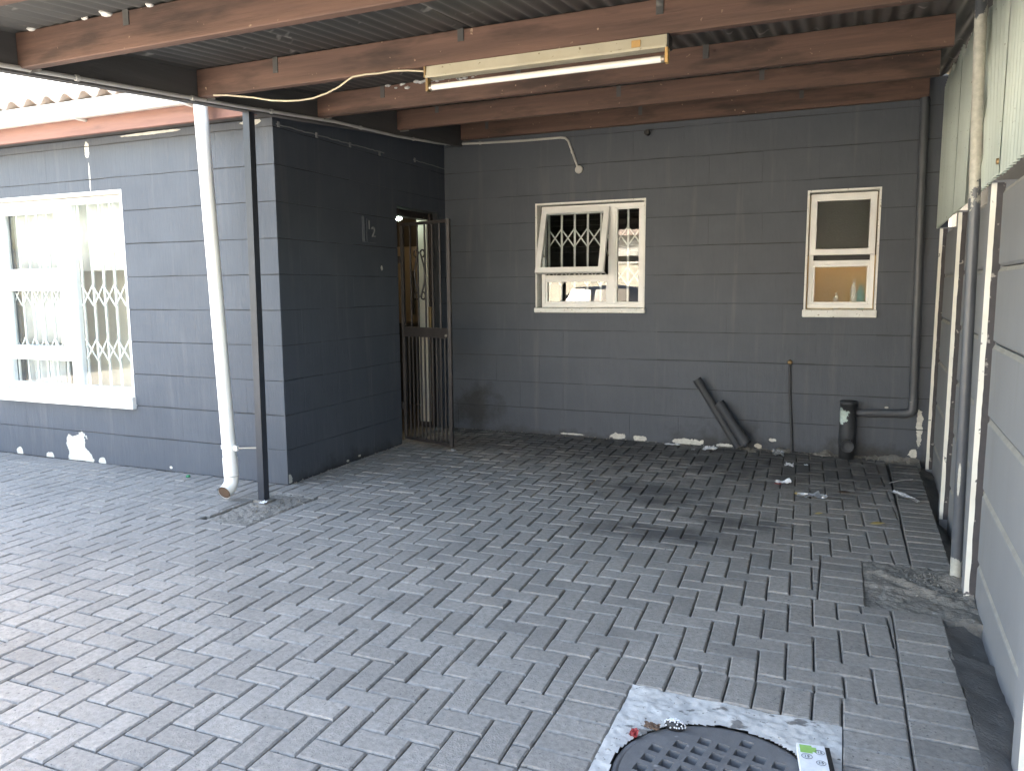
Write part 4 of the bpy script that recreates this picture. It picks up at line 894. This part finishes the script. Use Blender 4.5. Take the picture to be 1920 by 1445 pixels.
# ------------------------------------------------------------------ the yard behind the camera (lights the scene and shows in the panes)
yw = thing('yard_wall', (-6, -9, -.1), 'cream boundary wall across the sunny yard reflected in the windows', 'wall')
MB().box(-15, 3, -9.2, -9.0, -.16, 2.1).build('wall', 'cream_wall', yw); MB().box(-15, 3, -9.24, -8.96, 2.101, 2.16).build('coping', 'plaster_white', yw)
nh = thing('neighbour_house', (-6, -14, 0), 'pale neighbouring house beyond the yard wall', 'house')
MB().box(-14, 2, -18, -13, -.1, 3.2).build('wall', 'plaster_white', nh)
MB().hexa([(-14.4, -18.4, 3.2), (2.4, -18.4, 3.2), (2.4, -12.6, 3.2), (-14.4, -12.6, 3.2), (-13, -15.6, 4.8), (1, -15.6, 4.8), (1, -15.4, 4.8), (-13, -15.4, 4.8)]).build('roof', 'tile', nh)
for x in (-11, -7, -3, 0): MB().box(x - .6, x + .6, -13.02, -12.97, 1.2, 2.5).build('window', 'car_glass', nh)
lw = thing('side_wall', (-13, -3, -.1), 'cream side boundary wall at far left of the yard', 'wall'); MB().box(-13.2, -13, -9, 4.3, -.16, 2.1).build('wall', 'cream_wall', lw)

ns = thing('added_blocker', (1.1, 2, -.1), 'added dark shed wall of the neighbour behind the concrete fence', 'blocker')
MB().box(1.0, 1.2, 1.9, 17, -.16, 3.4).build('wall', 'wood_dark', ns)  # unseen wall added to darken the fence gaps and stop stray sun

# a dark hatchback parked in the yard, seen mirrored in the kitchen panes
car = thing('parked_car', (-5.6, -4.2, 0), 'dark hatchback parked in the yard behind the photographer', 'car')
ST = [(-1.95, .45, .62, .62, .70), (-1.85, .28, .72, .70, .80), (-1.2, .22, .86, .80, .86), (-.75, .22, .92, .82, .86), (-.15, .22, 1.42, .60, .86), (.6, .22, 1.46, .62, .86), (1.35, .22, 1.40, .60, .85), (1.75, .26, .98, .72, .82), (1.92, .42, .80, .68, .74)]
vs = []
for (u, zb, zt_, wt, wb) in ST:
    zm = min(zt_, .92)
    for (yy, z) in ((-wb * .9, zb), (-wb, .5), (-wb, zm - .06), (-wt, zt_ - .03), (-wt * .8, zt_), (wt * .8, zt_), (wt, zt_ - .03), (wb, zm - .06), (wb, .5), (wb * .9, zb)): vs.append((-5.6 + u, -4.2 + yy, z))
fs = [(i * 10 + k, i * 10 + (k + 1) % 10, (i + 1) * 10 + (k + 1) % 10, (i + 1) * 10 + k) for i in range(len(ST) - 1) for k in range(10)] + [tuple(range(10)), tuple((len(ST) - 1) * 10 + k for k in range(9, -1, -1))]
MB().add(vs, fs, True).build('body', 'car_paint', car)
for sg in (-1, 1):
    for (u0, u1) in ((-.45, .25), (.32, 1.15)):
        MB().hexa([(-5.6 + u, -4.2 + sg * (w_ + o), z) for o in (0, .012) for (u, w_, z) in ((u0, .845, .93), (u1, .845, .93), (u1 - .05, .665, 1.36), (u0 + .18 * (u0 < 0), .665, 1.36))]).build('side_window', 'car_glass', car)
    for u in (-1.25, 1.2):
        wh = MB().lathe([(.30, -.09), (.31, -.05), (.31, .05), (.30, .09)], (-5.6 + u, -4.2 + sg * .78, .31), 24, 'y').build('wheel', 'tyre', car)
        MB().lathe([(.19, -.095), (.19, .095)], (-5.6 + u, -4.2 + sg * .78, .31), 16, 'y').build('rim', 'rim', wh)
    MB().box(-7.53, -7.44, -4.2 + sg * .52 - .1, -4.2 + sg * .52 + .1, .56, .68, .02).build('headlight', 'white_pvc', car)
MB().hexa([(-5.6 + u, -4.2 + yy, z) for o in (0, 1) for (u, yy, z) in ((-.74 - .01 * o, -.72, .94 + .012 * o), (-.74 - .01 * o, .72, .94 + .012 * o), (-.2 - .01 * o, .54, 1.40 + .012 * o), (-.2 - .01 * o, -.54, 1.40 + .012 * o))]).build('windscreen', 'car_glass', car)
